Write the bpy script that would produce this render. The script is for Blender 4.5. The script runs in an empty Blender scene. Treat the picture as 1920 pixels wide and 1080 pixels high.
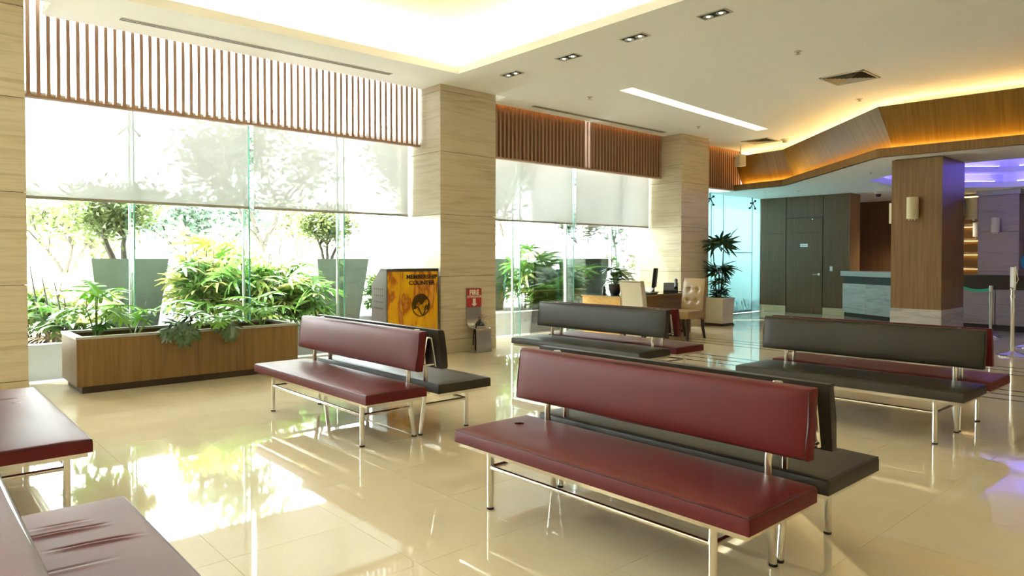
import bpy, bmesh, math, random
from math import sin, cos, pi, radians, hypot, atan2
from mathutils import Vector, Matrix, noise
random.seed(7)
SC = bpy.context.scene
COL = SC.collection

# ------------------------------------------------------------------ camera
cd = bpy.data.cameras.new('camera')
cd.sensor_width = 36.0
cd.lens = 1299.2 / 1920 * 36
cd.shift_y = -31.1 / 1920
cd.clip_start = 0.02
cd.clip_end = 400
cam = bpy.data.objects.new('camera', cd)
COL.objects.link(cam)
cam.location = (0, 0, 1.4)
cam.rotation_euler = (radians(90 - 1.056), 0, radians(48.25 - 90))
SC.camera = cam
# ------------------------------------------------------------------ world, sun, exposure
w = bpy.data.worlds.new('world')
SC.world = w
w.use_nodes = True
bg = w.node_tree.nodes['Background']
bg.inputs[0].default_value = (0.93, 0.98, 1.0, 1)
bg.inputs[1].default_value = 6.4
sl = bpy.data.lights.new('sun', 'SUN')
sl.energy = 13.0
sl.angle = radians(1.0)
sl.color = (1.0, 0.95, 0.84)
sun = bpy.data.objects.new('sun', sl)
COL.objects.link(sun)
sun.rotation_euler = Vector((0.62, -0.50, -0.86)).to_track_quat('-Z', 'Y').to_euler()
SC.view_settings.view_transform = 'Standard'
SC.view_settings.look = 'None'
SC.view_settings.gamma = 1.0
SC.view_settings.use_curve_mapping = False
SC.view_settings.exposure = 2.1
SC.cycles.use_denoising = True
SC.cycles.max_bounces = 10
SC.cycles.diffuse_bounces = 5
SC.cycles.glossy_bounces = 5
SC.cycles.transparent_max_bounces = 24
SC.cycles.sample_clamp_indirect = 8.0
SC.cycles.caustics_reflective = True
SC.cycles.blur_glossy = 1.0
SC.cycles.caustics_refractive = False


# ------------------------------------------------------------------ materials
def newmat(name):
    m = bpy.data.materials.new(name)
    m.use_nodes = True
    nt = m.node_tree
    return m, nt, nt.nodes['Principled BSDF']


def setp(b, **k):
    for n, v in k.items():
        b.inputs[n.replace('_', ' ')].default_value = v


def rgba(c):
    return (c[0], c[1], c[2], 1)


def plain(name, c, rough=0.5, metal=0.0, spec=0.5, coat=0.0, var=0.04, bump=0.0, bscale=200.0):
    """plain surface with a slight procedural tone variation and optional fine relief"""
    m, nt, b = newmat(name)
    setp(b, Roughness=rough, Metallic=metal)
    b.inputs['Specular IOR Level'].default_value = spec
    b.inputs['Coat Weight'].default_value = coat
    b.inputs['Coat Roughness'].default_value = 0.28
    geo = nt.nodes.new('ShaderNodeNewGeometry')
    nz = nt.nodes.new('ShaderNodeTexNoise')
    nz.inputs['Scale'].default_value = 3.0
    nz.inputs['Detail'].default_value = 4
    nt.links.new(geo.outputs['Position'], nz.inputs['Vector'])
    mx = nt.nodes.new('ShaderNodeMix')
    mx.data_type = 'RGBA'
    mx.inputs[6].default_value = rgba([x * (1 - var) for x in c])
    mx.inputs[7].default_value = rgba([min(1, x * (1 + var)) for x in c])
    nt.links.new(nz.outputs['Fac'], mx.inputs[0])
    nt.links.new(mx.outputs[2], b.inputs['Base Color'])
    if bump:
        n2 = nt.nodes.new('ShaderNodeTexNoise')
        n2.inputs['Scale'].default_value = bscale
        n2.inputs['Detail'].default_value = 3
        nt.links.new(geo.outputs['Position'], n2.inputs['Vector'])
        bp = nt.nodes.new('ShaderNodeBump')
        bp.inputs['Strength'].default_value = bump
        bp.inputs['Distance'].default_value = 0.002
        nt.links.new(n2.outputs['Fac'], bp.inputs['Height'])
        nt.links.new(bp.outputs['Normal'], b.inputs['Normal'])
    return m


def grain(name, stops, scale, rough=0.4, distort=0.6, detail=6, spec=0.5, nscale=1.0, local=False, coat=0.0):
    """stretched-noise grain: wood (stretched in z) or veined stone (stretched in x and y)"""
    m, nt, b = newmat(name)
    setp(b, Roughness=rough)
    b.inputs['Specular IOR Level'].default_value = spec
    b.inputs['Coat Weight'].default_value = coat
    geo = nt.nodes.new('ShaderNodeNewGeometry')
    oi = nt.nodes.new('ShaderNodeObjectInfo')
    vm = nt.nodes.new('ShaderNodeVectorMath')
    vm.operation = 'SCALE'
    vm.inputs[0].default_value = (3.1, 5.7, 1.3)
    nt.links.new(oi.outputs['Random'], vm.inputs['Scale'])
    va = nt.nodes.new('ShaderNodeVectorMath')
    if local:
        tc = nt.nodes.new('ShaderNodeTexCoord')
        nt.links.new(tc.outputs['Object'], va.inputs[0])
    else:
        nt.links.new(geo.outputs['Position'], va.inputs[0])
    nt.links.new(vm.outputs[0], va.inputs[1])
    mp = nt.nodes.new('ShaderNodeMapping')
    mp.inputs['Scale'].default_value = scale
    nt.links.new(va.outputs[0], mp.inputs['Vector'])
    nz = nt.nodes.new('ShaderNodeTexNoise')
    nz.inputs['Scale'].default_value = nscale
    nz.inputs['Detail'].default_value = detail
    nz.inputs['Roughness'].default_value = 0.62
    nz.inputs['Distortion'].default_value = distort
    nt.links.new(mp.outputs[0], nz.inputs['Vector'])
    cr = nt.nodes.new('ShaderNodeValToRGB')
    el = cr.color_ramp.elements
    while len(el) < len(stops):
        el.new(0.5)
    for e, (p, c) in zip(el, stops):
        e.position = p
        e.color = rgba(c)
    nt.links.new(nz.outputs['Fac'], cr.inputs['Fac'])
    out = cr.outputs['Color']
    nt.links.new(out, b.inputs['Base Color'])
    return m


def emit(name, c, s):
    m, nt, b = newmat(name)
    b.inputs['Base Color'].default_value = rgba(c)
    b.inputs['Emission Color'].default_value = rgba(c)
    b.inputs['Emission Strength'].default_value = s
    return m


def glassy(name, tint, gloss=1.0, rough=0.0, ior=1.45):
    m = bpy.data.materials.new(name)
    m.use_nodes = True
    nt = m.node_tree
    nt.nodes.clear()
    o = nt.nodes.new('ShaderNodeOutputMaterial')
    t = nt.nodes.new('ShaderNodeBsdfTransparent')
    t.inputs[0].default_value = rgba(tint)
    g = nt.nodes.new('ShaderNodeBsdfGlossy')
    g.inputs['Roughness'].default_value = rough
    fr = nt.nodes.new('ShaderNodeFresnel')
    fr.inputs[0].default_value = ior
    ml = nt.nodes.new('ShaderNodeMath')
    ml.operation = 'MULTIPLY'
    ml.inputs[1].default_value = gloss
    mx = nt.nodes.new('ShaderNodeMixShader')
    nt.links.new(fr.outputs[0], ml.inputs[0])
    nt.links.new(ml.outputs[0], mx.inputs[0])
    nt.links.new(t.outputs[0], mx.inputs[1])
    nt.links.new(g.outputs[0], mx.inputs[2])
    nt.links.new(mx.outputs[0], o.inputs[0])
    return m


def screen_cloth(name, c, clear, trans):
    """sun-screen fabric: partly see-through weave, partly translucent, rest diffuse"""
    m = bpy.data.materials.new(name)
    m.use_nodes = True
    nt = m.node_tree
    nt.nodes.clear()
    o = nt.nodes.new('ShaderNodeOutputMaterial')
    t = nt.nodes.new('ShaderNodeBsdfTransparent')
    d = nt.nodes.new('ShaderNodeBsdfDiffuse')
    d.inputs[0].default_value = rgba(c)
    tl = nt.nodes.new('ShaderNodeBsdfTranslucent')
    tl.inputs[0].default_value = rgba(c)
    m1 = nt.nodes.new('ShaderNodeMixShader')
    m1.inputs[0].default_value = trans
    nt.links.new(d.outputs[0], m1.inputs[1])
    nt.links.new(tl.outputs[0], m1.inputs[2])
    geo = nt.nodes.new('ShaderNodeNewGeometry')
    nz = nt.nodes.new('ShaderNodeTexNoise')
    nz.inputs['Scale'].default_value = 900
    nt.links.new(geo.outputs['Position'], nz.inputs['Vector'])
    mr = nt.nodes.new('ShaderNodeMapRange')
    mr.inputs[3].default_value = clear * 0.9
    mr.inputs[4].default_value = clear * 1.1
    nt.links.new(nz.outputs['Fac'], mr.inputs[0])
    m2 = nt.nodes.new('ShaderNodeMixShader')
    nt.links.new(mr.outputs[0], m2.inputs[0])
    nt.links.new(m1.outputs[0], m2.inputs[1])
    nt.links.new(t.outputs[0], m2.inputs[2])
    nt.links.new(m2.outputs[0], o.inputs[0])
    return m


def leafmat(name, c1, c2, trans=0.4, rough=0.35, spec=0.5):
    m, nt, b = newmat(name)
    setp(b, Roughness=rough)
    b.inputs['Specular IOR Level'].default_value = spec
    oi = nt.nodes.new('ShaderNodeObjectInfo')
    geo = nt.nodes.new('ShaderNodeNewGeometry')
    nz = nt.nodes.new('ShaderNodeTexNoise')
    nz.inputs['Scale'].default_value = 6
    nt.links.new(geo.outputs['Position'], nz.inputs['Vector'])
    ad = nt.nodes.new('ShaderNodeMath')
    ad.operation = 'MULTIPLY_ADD'
    ad.inputs[1].default_value = 0.7
    nt.links.new(oi.outputs['Random'], ad.inputs[0])
    sb = nt.nodes.new('ShaderNodeMath')
    sb.operation = 'MULTIPLY'
    sb.inputs[1].default_value = 0.45
    nt.links.new(nz.outputs['Fac'], sb.inputs[0])
    nt.links.new(sb.outputs[0], ad.inputs[2])
    mx = nt.nodes.new('ShaderNodeMix')
    mx.data_type = 'RGBA'
    mx.inputs[6].default_value = rgba(c1)
    mx.inputs[7].default_value = rgba(c2)
    nt.links.new(ad.outputs[0], mx.inputs[0])
    nt.links.new(mx.outputs[2], b.inputs['Base Color'])
    tl = nt.nodes.new('ShaderNodeBsdfTranslucent')
    nt.links.new(mx.outputs[2], tl.inputs[0])
    ms = nt.nodes.new('ShaderNodeMixShader')
    ms.inputs[0].default_value = trans
    out = nt.nodes['Material Output']
    nt.links.new(b.outputs[0], ms.inputs[1])
    nt.links.new(tl.outputs[0], ms.inputs[2])
    nt.links.new(ms.outputs[0], out.inputs[0])
    return m


M = {}
M['tile'] = grain('polished_cream_tile', [(0.0, (0.58, 0.485, 0.32)), (0.45, (0.66, 0.565, 0.385)), (1.0, (0.72, 0.625, 0.445))],
                  (0.9, 0.9, 0.9), rough=0.035, distort=1.5, detail=3, spec=0.62)
M['grout'] = plain('floor_grout', (0.30, 0.24, 0.14), 0.6)
M['inlay'] = plain('dark_stone_inlay', (0.02, 0.018, 0.015), 0.08)
M['white'] = plain('white_ceiling_paint', (0.93, 0.93, 0.915), 0.75, var=0.01)
M['lowwhite'] = plain('white_soffit_paint', (0.88, 0.88, 0.86), 0.75, var=0.01)
M['wallpaint'] = plain('warm_wall_paint', (0.55, 0.47, 0.34), 0.7)
M['trav'] = grain('travertine', [(0.25, (0.38, 0.31, 0.195)), (0.42, (0.55, 0.465, 0.31)), (0.55, (0.64, 0.555, 0.40)), (0.75, (0.48, 0.40, 0.262))],
                  (0.7, 0.7, 13.0), rough=0.32, distort=0.9, detail=7)
M['travbase'] = plain('honed_cream_stone', (0.58, 0.49, 0.31), 0.3)
M['core'] = plain('dark_joint_filler', (0.05, 0.04, 0.028), 0.8)
M['greystone'] = grain('grey_veined_stone', [(0.25, (0.19, 0.18, 0.165)), (0.45, (0.42, 0.41, 0.39)), (0.6, (0.50, 0.49, 0.46)), (0.8, (0.28, 0.265, 0.25))],
                       (0.8, 0.8, 9.0), rough=0.3, distort=1.6, detail=6)
M['greytop'] = plain('grey_stone_top', (0.42, 0.42, 0.40), 0.2)
M['plumstone'] = grain('mauve_grey_stone', [(0.25, (0.22, 0.18, 0.155)), (0.5, (0.35, 0.29, 0.255)), (0.8, (0.27, 0.22, 0.19))],
                       (0.7, 0.7, 16.0), rough=0.35, distort=0.8, detail=5)
M['wood'] = grain('walnut_veneer', [(0.25, (0.13, 0.066, 0.018)), (0.5, (0.20, 0.108, 0.032)), (0.75, (0.26, 0.148, 0.046))],
                  (34, 34, 1.1), rough=0.38, distort=0.4)
M['woodlit'] = grain('amber_lit_walnut_veneer', [(0.25, (0.115, 0.062, 0.009)), (0.5, (0.175, 0.10, 0.017)), (0.75, (0.235, 0.142, 0.028))],
                     (30, 30, 1.0), rough=0.36, distort=0.4, local=True)  # walnut copy with the amber ledge light put into its colour
M['wooddark'] = grain('dark_wall_veneer', [(0.25, (0.080, 0.038, 0.014)), (0.5, (0.125, 0.062, 0.023)), (0.75, (0.165, 0.085, 0.034))],
                      (38, 38, 1.0), rough=0.4, distort=0.4)
M['planterwood'] = grain('planter_veneer', [(0.25, (0.155, 0.078, 0.02)), (0.5, (0.215, 0.118, 0.034)), (0.75, (0.27, 0.155, 0.05))],
                         (26, 26, 0.9), rough=0.4, distort=0.4)
M['kick'] = plain('dark_plinth_laminate', (0.045, 0.026, 0.012), 0.45)
M['slat'] = grain('slat_wood', [(0.3, (0.35, 0.20, 0.125)), (0.7, (0.47, 0.285, 0.185))], (40, 40, 1.5), rough=0.45)
M['slatback'] = grain('slat_backing_wood', [(0.3, (0.34, 0.19, 0.105)), (0.7, (0.44, 0.26, 0.15))], (40, 40, 1.5), rough=0.5)
M['red'] = plain('red_leather', (0.118, 0.0130, 0.0130), 0.40, spec=0.23, coat=0.0, var=0.12, bump=0.25, bscale=420)
M['redpipe'] = plain('dark_red_piping', (0.05, 0.006, 0.008), 0.4)
M['black'] = plain('dark_brown_leather', (0.030, 0.024, 0.016), 0.40, spec=0.36, coat=0.0, var=0.12, bump=0.25, bscale=420)
M['blackpipe'] = plain('black_piping', (0.012, 0.010, 0.008), 0.4)
M['chrome'] = plain('polished_steel', (0.80, 0.77, 0.70), 0.13, 1.0, var=0.02)
M['steel'] = plain('brushed_steel', (0.50, 0.49, 0.47), 0.32, 1.0, var=0.05)
M['rubber'] = plain('black_rubber', (0.012, 0.012, 0.012), 0.6)
M['glass'] = glassy('window_glass', (0.955, 0.985, 0.97), 0.9)
M['finglass'] = glassy('glass_fin', (0.88, 0.97, 0.945), 0.18)
M['edgeglass'] = plain('polished_glass_edge', (0.22, 0.62, 0.54), 0.15)
M['edgewhite'] = plain('silicone_joint', (0.86, 0.90, 0.88), 0.25)
M['blind'] = screen_cloth('blind_screen_cloth', (0.50, 0.50, 0.475), 0.19, 0.30)
M['frost'] = screen_cloth('frosted_cyan_glass', (0.31, 0.49, 0.505), 0.04, 0.42)
M['frostline'] = plain('frosted_joint', (0.22, 0.40, 0.41), 0.4)
M['blindbar'] = plain('blind_rail', (0.36, 0.34, 0.28), 0.5)
M['led'] = emit('warm_cove_led', (1.0, 0.84, 0.50), 5.0)
M['ledstrip'] = emit('recess_led_panel', (1.0, 0.88, 0.58), 1.3)
M['ledamber'] = emit('amber_led', (1.0, 0.50, 0.06), 11.0)
M['ledwarm2'] = emit('warm_wash_led', (1.0, 0.80, 0.36), 4.2)
M['ledblue'] = emit('blue_led', (0.16, 0.13, 1.0), 5.5)
M['ledline'] = emit('shelf_led_line', (1.0, 0.66, 0.30), 0.8)
M['sconce'] = plain('mottled_lamp_shade', (0.62, 0.55, 0.38), 0.6, var=0.2)
M['bulb'] = emit('lamp_bulb', (1.0, 0.85, 0.6), 0.9)
M['lampred'] = plain('dark_can', (0.03, 0.03, 0.03), 0.5)
M['vent'] = plain('vent_white', (0.55, 0.53, 0.46), 0.5)
M['ventdark'] = plain('vent_shadow', (0.05, 0.047, 0.04), 0.8)  # flat dark colour standing for the shade inside ceiling openings
M['plastic'] = plain('off_white_plastic', (0.66, 0.64, 0.55), 0.45)
M['blackplastic'] = plain('black_plastic', (0.015, 0.015, 0.016), 0.5)
M['paper'] = plain('white_paper', (0.8, 0.8, 0.78), 0.6)
M['concrete'] = plain('garden_wall_concrete', (0.27, 0.265, 0.245), 0.85, var=0.12, bump=0.3, bscale=60)
M['whitewall'] = plain('white_render', (0.82, 0.82, 0.80), 0.8)
M['potgreen'] = plain('green_grey_pot', (0.115, 0.148, 0.115), 0.75, var=0.16, bump=0.3, bscale=40)
M['soil'] = plain('dark_soil', (0.035, 0.026, 0.018), 0.95, var=0.3)
M['grass'] = plain('lawn', (0.16, 0.24, 0.06), 0.9, var=0.25)
M['paving'] = plain('pale_paving', (0.74, 0.74, 0.72), 0.9)
M['bark'] = plain('grey_bark', (0.075, 0.060, 0.045), 0.85, var=0.25)
M['cane'] = plain('palm_cane', (0.10, 0.085, 0.045), 0.75, var=0.3)
M['stem'] = plain('green_stem', (0.14, 0.24, 0.05), 0.45)
M['darkcane'] = plain('dark_stake', (0.055, 0.05, 0.048), 0.7)
M['palm'] = leafmat('rhapis_leaf', (0.050, 0.135, 0.028), (0.15, 0.30, 0.060), 0.40)
M['palmyellow'] = leafmat('sunlit_yellow_leaf', (0.24, 0.32, 0.07), (0.42, 0.42, 0.13), 0.45)  # yellower leaf copy with sunlight put into the colour
M['palmdark'] = leafmat('indoor_palm_leaf', (0.022, 0.055, 0.022), (0.045, 0.10, 0.035), 0.15)
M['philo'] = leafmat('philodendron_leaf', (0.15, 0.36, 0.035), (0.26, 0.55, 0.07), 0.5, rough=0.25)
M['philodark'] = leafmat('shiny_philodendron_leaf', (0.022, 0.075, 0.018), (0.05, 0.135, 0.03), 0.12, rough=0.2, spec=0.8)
M['agave'] = leafmat('fleshy_leaf', (0.10, 0.17, 0.085), (0.20, 0.29, 0.16), 0.2, rough=0.4)
M['dry'] = leafmat('dry_leaf', (0.16, 0.11, 0.06), (0.32, 0.24, 0.14), 0.25, rough=0.7)
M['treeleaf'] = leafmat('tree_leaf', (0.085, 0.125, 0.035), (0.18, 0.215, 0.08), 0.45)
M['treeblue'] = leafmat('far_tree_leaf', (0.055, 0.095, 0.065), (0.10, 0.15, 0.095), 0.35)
M['anthleaf'] = leafmat('anthurium_leaf', (0.014, 0.048, 0.010), (0.035, 0.095, 0.016), 0.05, rough=0.3, spec=0.3)
M['anthred'] = plain('red_spathe', (0.42, 0.02, 0.025), 0.25)
M['spadix'] = plain('yellow_spadix', (0.6, 0.42, 0.08), 0.5)
M['blackpot'] = plain('black_glazed_pot', (0.02, 0.021, 0.022), 0.18)
M['creampot'] = plain('cream_stone_pot', (0.60, 0.55, 0.41), 0.5, var=0.08)
M['brownleather'] = plain('tan_leather', (0.36, 0.245, 0.115), 0.3, var=0.08, bump=0.2, bscale=300)
M['creamfabric'] = plain('cream_upholstery', (0.60, 0.53, 0.39), 0.65, var=0.05)
M['nail'] = plain('bronze_nailhead', (0.10, 0.075, 0.04), 0.35, 1.0)
M['darkleg'] = plain('dark_stained_leg', (0.03, 0.016, 0.012), 0.35)
M['deskamber'] = grain('honey_desk_veneer', [(0.3, (0.42, 0.225, 0.045)), (0.7, (0.56, 0.34, 0.09))], (1.5, 9.0, 30), rough=0.3)
M['deskdark'] = grain('brown_desk_veneer', [(0.3, (0.12, 0.065, 0.024)), (0.7, (0.19, 0.11, 0.042))], (2, 30, 30), rough=0.35)
M['deskglass'] = plain('smoked_glass_top', (0.10, 0.12, 0.11), 0.06)
M['amber'] = None
M['gold'] = plain('dark_bronze', (0.15, 0.098, 0.02), 0.3, 0.9)
M['lettering'] = plain('dark_brown_lettering', (0.05, 0.028, 0.008), 0.45)
M['kiosk'] = grain('grey_brown_laminate', [(0.3, (0.070, 0.053, 0.048)), (0.7, (0.11, 0.085, 0.077))], (30, 30, 1.0), rough=0.4)
M['kioskedge'] = plain('kiosk_edge', (0.06, 0.05, 0.045), 0.4)
M['signred'] = plain('fire_sign_red', (0.42, 0.022, 0.022), 0.45)
M['signcream'] = plain('sign_lettering_cream', (0.80, 0.76, 0.60), 0.5)
M['extred'] = plain('extinguisher_dark', (0.045, 0.048, 0.045), 0.15, 0.6)
M['tag'] = plain('paper_tag', (0.62, 0.55, 0.38), 0.7)
M['belt'] = plain('green_belt', (0.012, 0.30, 0.15), 0.6)
M['teal'] = plain('teal_sign', (0.02, 0.26, 0.34), 0.5)
M['house'] = plain('grey_house_wall', (0.50, 0.51, 0.52), 0.9)
M['roof'] = plain('grey_roof', (0.33, 0.35, 0.36), 0.9)
M['amberglow'] = plain('amber_glow_panel', (0.42, 0.23, 0.05), 0.5)  # shelf lighting put into the panel colour as an amber tone


def amber_mat():
    m, nt, b = newmat('amber_onyx')
    setp(b, Roughness=0.16)
    geo = nt.nodes.new('ShaderNodeNewGeometry')
    mp = nt.nodes.new('ShaderNodeMapping')
    mp.inputs['Rotation'].default_value = (0, radians(28), 0)
    mp.inputs['Scale'].default_value = (5.2, 5.2, 1.5)
    nz = nt.nodes.new('ShaderNodeTexNoise')
    nz.inputs['Scale'].default_value = 1.0
    nz.inputs['Detail'].default_value = 4
    nz.inputs['Distortion'].default_value = 1.4
    cr = nt.nodes.new('ShaderNodeValToRGB')
    el = cr.color_ramp.elements
    el.new(0.5)
    el.new(0.6)
    for e, (p, c) in zip(el, [(0.3, (0.82, 0.47, 0.008)), (0.5, (0.74, 0.36, 0.012)), (0.58, (0.42, 0.12, 0.015)), (0.68, (0.70, 0.30, 0.03))]):
        e.position = p
        e.color = rgba(c)
    nt.links.new(geo.outputs['Position'], mp.inputs['Vector'])
    nt.links.new(mp.outputs[0], nz.inputs['Vector'])
    nt.links.new(nz.outputs['Fac'], cr.inputs['Fac'])
    nt.links.new(cr.outputs[0], b.inputs['Base Color'])
    return m


M['amber'] = amber_mat()


# ------------------------------------------------------------------ mesh helpers
class MB:
    def __init__(s):
        s.v = []
        s.f = []

    def add(s, vs, fs, mtx=None):
        o = len(s.v)
        s.v += [tuple(mtx @ Vector(p)) if mtx else tuple(p) for p in vs]
        s.f += [tuple(i + o for i in f) for f in fs]
        return s

    def box(s, x0, x1, y0, y1, z0, z1, c=0.0, mtx=None):
        if c <= 0:
            vs = [(x, y, z) for z in (z0, z1) for y in (y0, y1) for x in (x0, x1)]
            fs = [(0, 2, 3, 1), (4, 5, 7, 6), (0, 1, 5, 4), (2, 6, 7, 3), (0, 4, 6, 2), (1, 3, 7, 5)]
            return s.add(vs, fs, mtx)
        bm = bmesh.new()
        bmesh.ops.create_cube(bm, size=1)
        for v in bm.verts:
            v.co = Vector(((x0 + x1) / 2 + v.co.x * (x1 - x0), (y0 + y1) / 2 + v.co.y * (y1 - y0), (z0 + z1) / 2 + v.co.z * (z1 - z0)))
        bmesh.ops.bevel(bm, geom=bm.edges[:], offset=c, segments=2, affect='EDGES', profile=0.5)
        bm.verts.index_update()
        s.add([v.co[:] for v in bm.verts], [[v.index for v in f.verts] for f in bm.faces], mtx)
        bm.free()
        return s

    def tube(s, pts, r, n=10, closed=False, caps=True):
        pts = [Vector(p) for p in pts]
        rs = r if isinstance(r, (list, tuple)) else [r] * len(pts)
        vs, fs, N = [], [], len(pts)
        up = None
        for i, p in enumerate(pts):
            a = pts[(i - 1) % N] if (closed or i > 0) else p
            b = pts[(i + 1) % N] if (closed or i < N - 1) else p
            t = ((p - a).normalized() + (b - p).normalized()) if (p - a).length > 1e-9 and (b - p).length > 1e-9 else (b - a)
            t = t.normalized() if t.length > 1e-9 else Vector((0, 0, 1))
            if up is None:
                up = Vector((0, 0, 1)) if abs(t.z) < 0.9 else Vector((1, 0, 0))
            u = (up - t * up.dot(t))
            u = u.normalized() if u.length > 1e-6 else t.orthogonal().normalized()
            up = u
            w_ = t.cross(u)
            for k in range(n):
                an = 2 * pi * k / n
                vs.append(p + (u * cos(an) + w_ * sin(an)) * rs[i])
        rng = N if closed else N - 1
        for i in range(rng):
            for k in range(n):
                a, b = i * n + k, i * n + (k + 1) % n
                c, d = ((i + 1) % N) * n + (k + 1) % n, ((i + 1) % N) * n + k
                fs.append((a, d, c, b))
        if caps and not closed:
            fs.append(tuple(range(n)))
            fs.append(tuple(reversed(range((N - 1) * n, N * n))))
        return s.add(vs, fs)

    def lathe(s, prof, n=20, o=(0, 0, 0)):
        vs, fs = [], []
        for r, z in prof:
            for k in range(n):
                a = 2 * pi * k / n
                vs.append((o[0] + r * cos(a), o[1] + r * sin(a), o[2] + z))
        for i in range(len(prof) - 1):
            for k in range(n):
                fs.append((i * n + k, i * n + (k + 1) % n, (i + 1) * n + (k + 1) % n, (i + 1) * n + k))
        fs.append(tuple(reversed(range(n))))
        fs.append(tuple(range((len(prof) - 1) * n, len(prof) * n)))
        return s.add(vs, fs)

    def prism(s, poly, z0, z1):
        n = len(poly)
        ar = sum(poly[i][0] * poly[(i + 1) % n][1] - poly[(i + 1) % n][0] * poly[i][1] for i in range(n))
        if ar < 0:
            poly = poly[::-1]
        vs = [(x, y, z0) for x, y in poly] + [(x, y, z1) for x, y in poly]
        fs = [tuple(reversed(range(n))), tuple(range(n, 2 * n))] + [(i, (i + 1) % n, n + (i + 1) % n, n + i) for i in range(n)]
        return s.add(vs, fs)

    def mesh(s, name, mat=None, smooth=False):
        me = bpy.data.meshes.new(name)
        me.from_pydata(s.v, [], s.f)
        if mat:
            me.materials.append(mat)
        if smooth:
            me.polygons.foreach_set('use_smooth', [True] * len(me.polygons))
        me.update()
        return me


def link(name, me, parent=None, loc=(0, 0, 0), rot=(0, 0, 0), scale=(1, 1, 1)):
    o = bpy.data.objects.new(name, me)
    COL.objects.link(o)
    if parent:
        o.parent = parent
    o.location = loc
    o.rotation_euler = rot
    o.scale = scale
    return o


def smooth_by_angle(me, ang=35):
    me.polygons.foreach_set('use_smooth', [True] * len(me.polygons))
    try:
        me.set_sharp_from_angle(angle=radians(ang))
    except Exception:
        pass


def obj(name, mb, mat, parent=None, smooth=False, **k):
    me = mb.mesh(name, M[mat] if isinstance(mat, str) else mat)
    if smooth:
        smooth_by_angle(me, 40)
    return link(name, me, parent, **k)


def tag(o, label, cat, group=None, kind=None):
    o['label'] = label
    o['category'] = cat
    if group:
        o['group'] = group
    if kind:
        o['kind'] = kind
    return o


def thing(name, label, cat, loc=(0, 0, 0), rz=0.0, group=None, kind=None):
    o = bpy.data.objects.new(name, None)
    COL.objects.link(o)
    o.empty_display_size = 0.1
    o.location = loc
    o.rotation_euler = (0, 0, rz)
    return tag(o, label, cat, group, kind)


def B(*a, **k):
    return MB().box(*a, **k)


def text_mesh(txt, size, ext=0.002, off=0.0, spacing=1.0):
    cu = bpy.data.curves.new('txt', 'FONT')
    cu.body = txt
    cu.size = size
    cu.extrude = ext
    cu.offset = off
    cu.space_character = spacing
    cu.align_x = 'CENTER'
    cu.resolution_u = 3
    t = bpy.data.objects.new('txt', cu)
    COL.objects.link(t)
    dg = bpy.context.evaluated_depsgraph_get()
    dg.update()
    me = bpy.data.meshes.new_from_object(t.evaluated_get(dg))
    bpy.data.objects.remove(t)
    bpy.data.curves.remove(cu)
    return me


def offset_poly(pts, d):
    """offset an open polyline to its left by d (plan view)"""
    out = []
    for i, p in enumerate(pts):
        n = Vector((0, 0))
        segs = []
        if i > 0:
            segs.append((pts[i - 1], p))
        if i < len(pts) - 1:
            segs.append((p, pts[i + 1]))
        ns = []
        for a, b in segs:
            t = Vector((b[0] - a[0], b[1] - a[1])).normalized()
            ns.append(Vector((-t.y, t.x)))
        n = sum(ns, Vector((0, 0)))
        n.normalize()
        k = d / max(0.3, n.dot(ns[0]))
        out.append((p[0] + n.x * k, p[1] + n.y * k))
    return out


# =================================================================== SETTING
CEIL = 3.95
LOW = 3.0
YF = 8.26      # front faces of the columns
YG = 9.32      # glass line
# ---------------------------------------------------------------- floor
floor = obj('floor', B(-5, 21, -6, YG + 0.02, -0.12, -0.004), 'grout')
tag(floor, 'polished cream tiled floor of the lobby', 'floor', kind='structure')
TX, TY = 0.64, 0.637
X0, Y0 = 2.42 - 6 * TX, 3.27 - 8 * TY
tile_me = B(0.0008, TX - 0.0008, 0.0008, TY - 0.0008, -0.012, 0.0, c=0.0).mesh('tile', M['tile'])
inl = [8.20, 8.50, 8.80, 10.02, 10.36, 10.66]
cand, rest = [], MB()
from bpy_extras.object_utils import world_to_camera_view
bpy.context.view_layer.update()
nx, ny = int((21 - X0) / TX) + 1, int((YG - Y0) / TY) + 1
for i in range(-2, nx):
    for j in range(-3, ny):
        x, y = X0 + i * TX, Y0 + j * TY
        if x + TX > 21 or y + TY > YG + 0.02 or x < -5 or y < -6:
            continue
        cx, cy = x + TX / 2, y + TY / 2
        f_ = cx * cos(radians(48.25)) + cy * sin(radians(48.25))
        r_ = cx * sin(radians(48.25)) - cy * cos(radians(48.25))
        seen = f_ > 1.6 and abs(r_) < f_ * 0.80 + 0.5
        cand.append((f_ if seen else 99 + abs(f_), x, y))
cand.sort()
for k, (d, x, y) in enumerate(cand):
    if k < 298 and d < 99:
        link('tile', tile_me, floor, (x, y, 0))
    else:
        rest.box(x + 0.0008, x + TX - 0.0008, y + 0.0008, y + TY - 0.0008, -0.012, 0.0)
ro = obj('tile_field', rest, 'tile', floor)
ro['kind'] = 'stuff'
for x in inl:
    obj('inlay_strip', B(x, x + 0.045, -6, 7.05, -0.01, 0.0012), 'inlay', floor)
obj('floor_margin', B(-5, 21, 8.9, YG + 0.02, -0.012, -0.002), 'tile', floor)

# ---------------------------------------------------------------- ceiling
def rect(x0, x1, y0, y1):
    return [(x0, y0), (x1, y0), (x1, y1), (x0, y1)]


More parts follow.
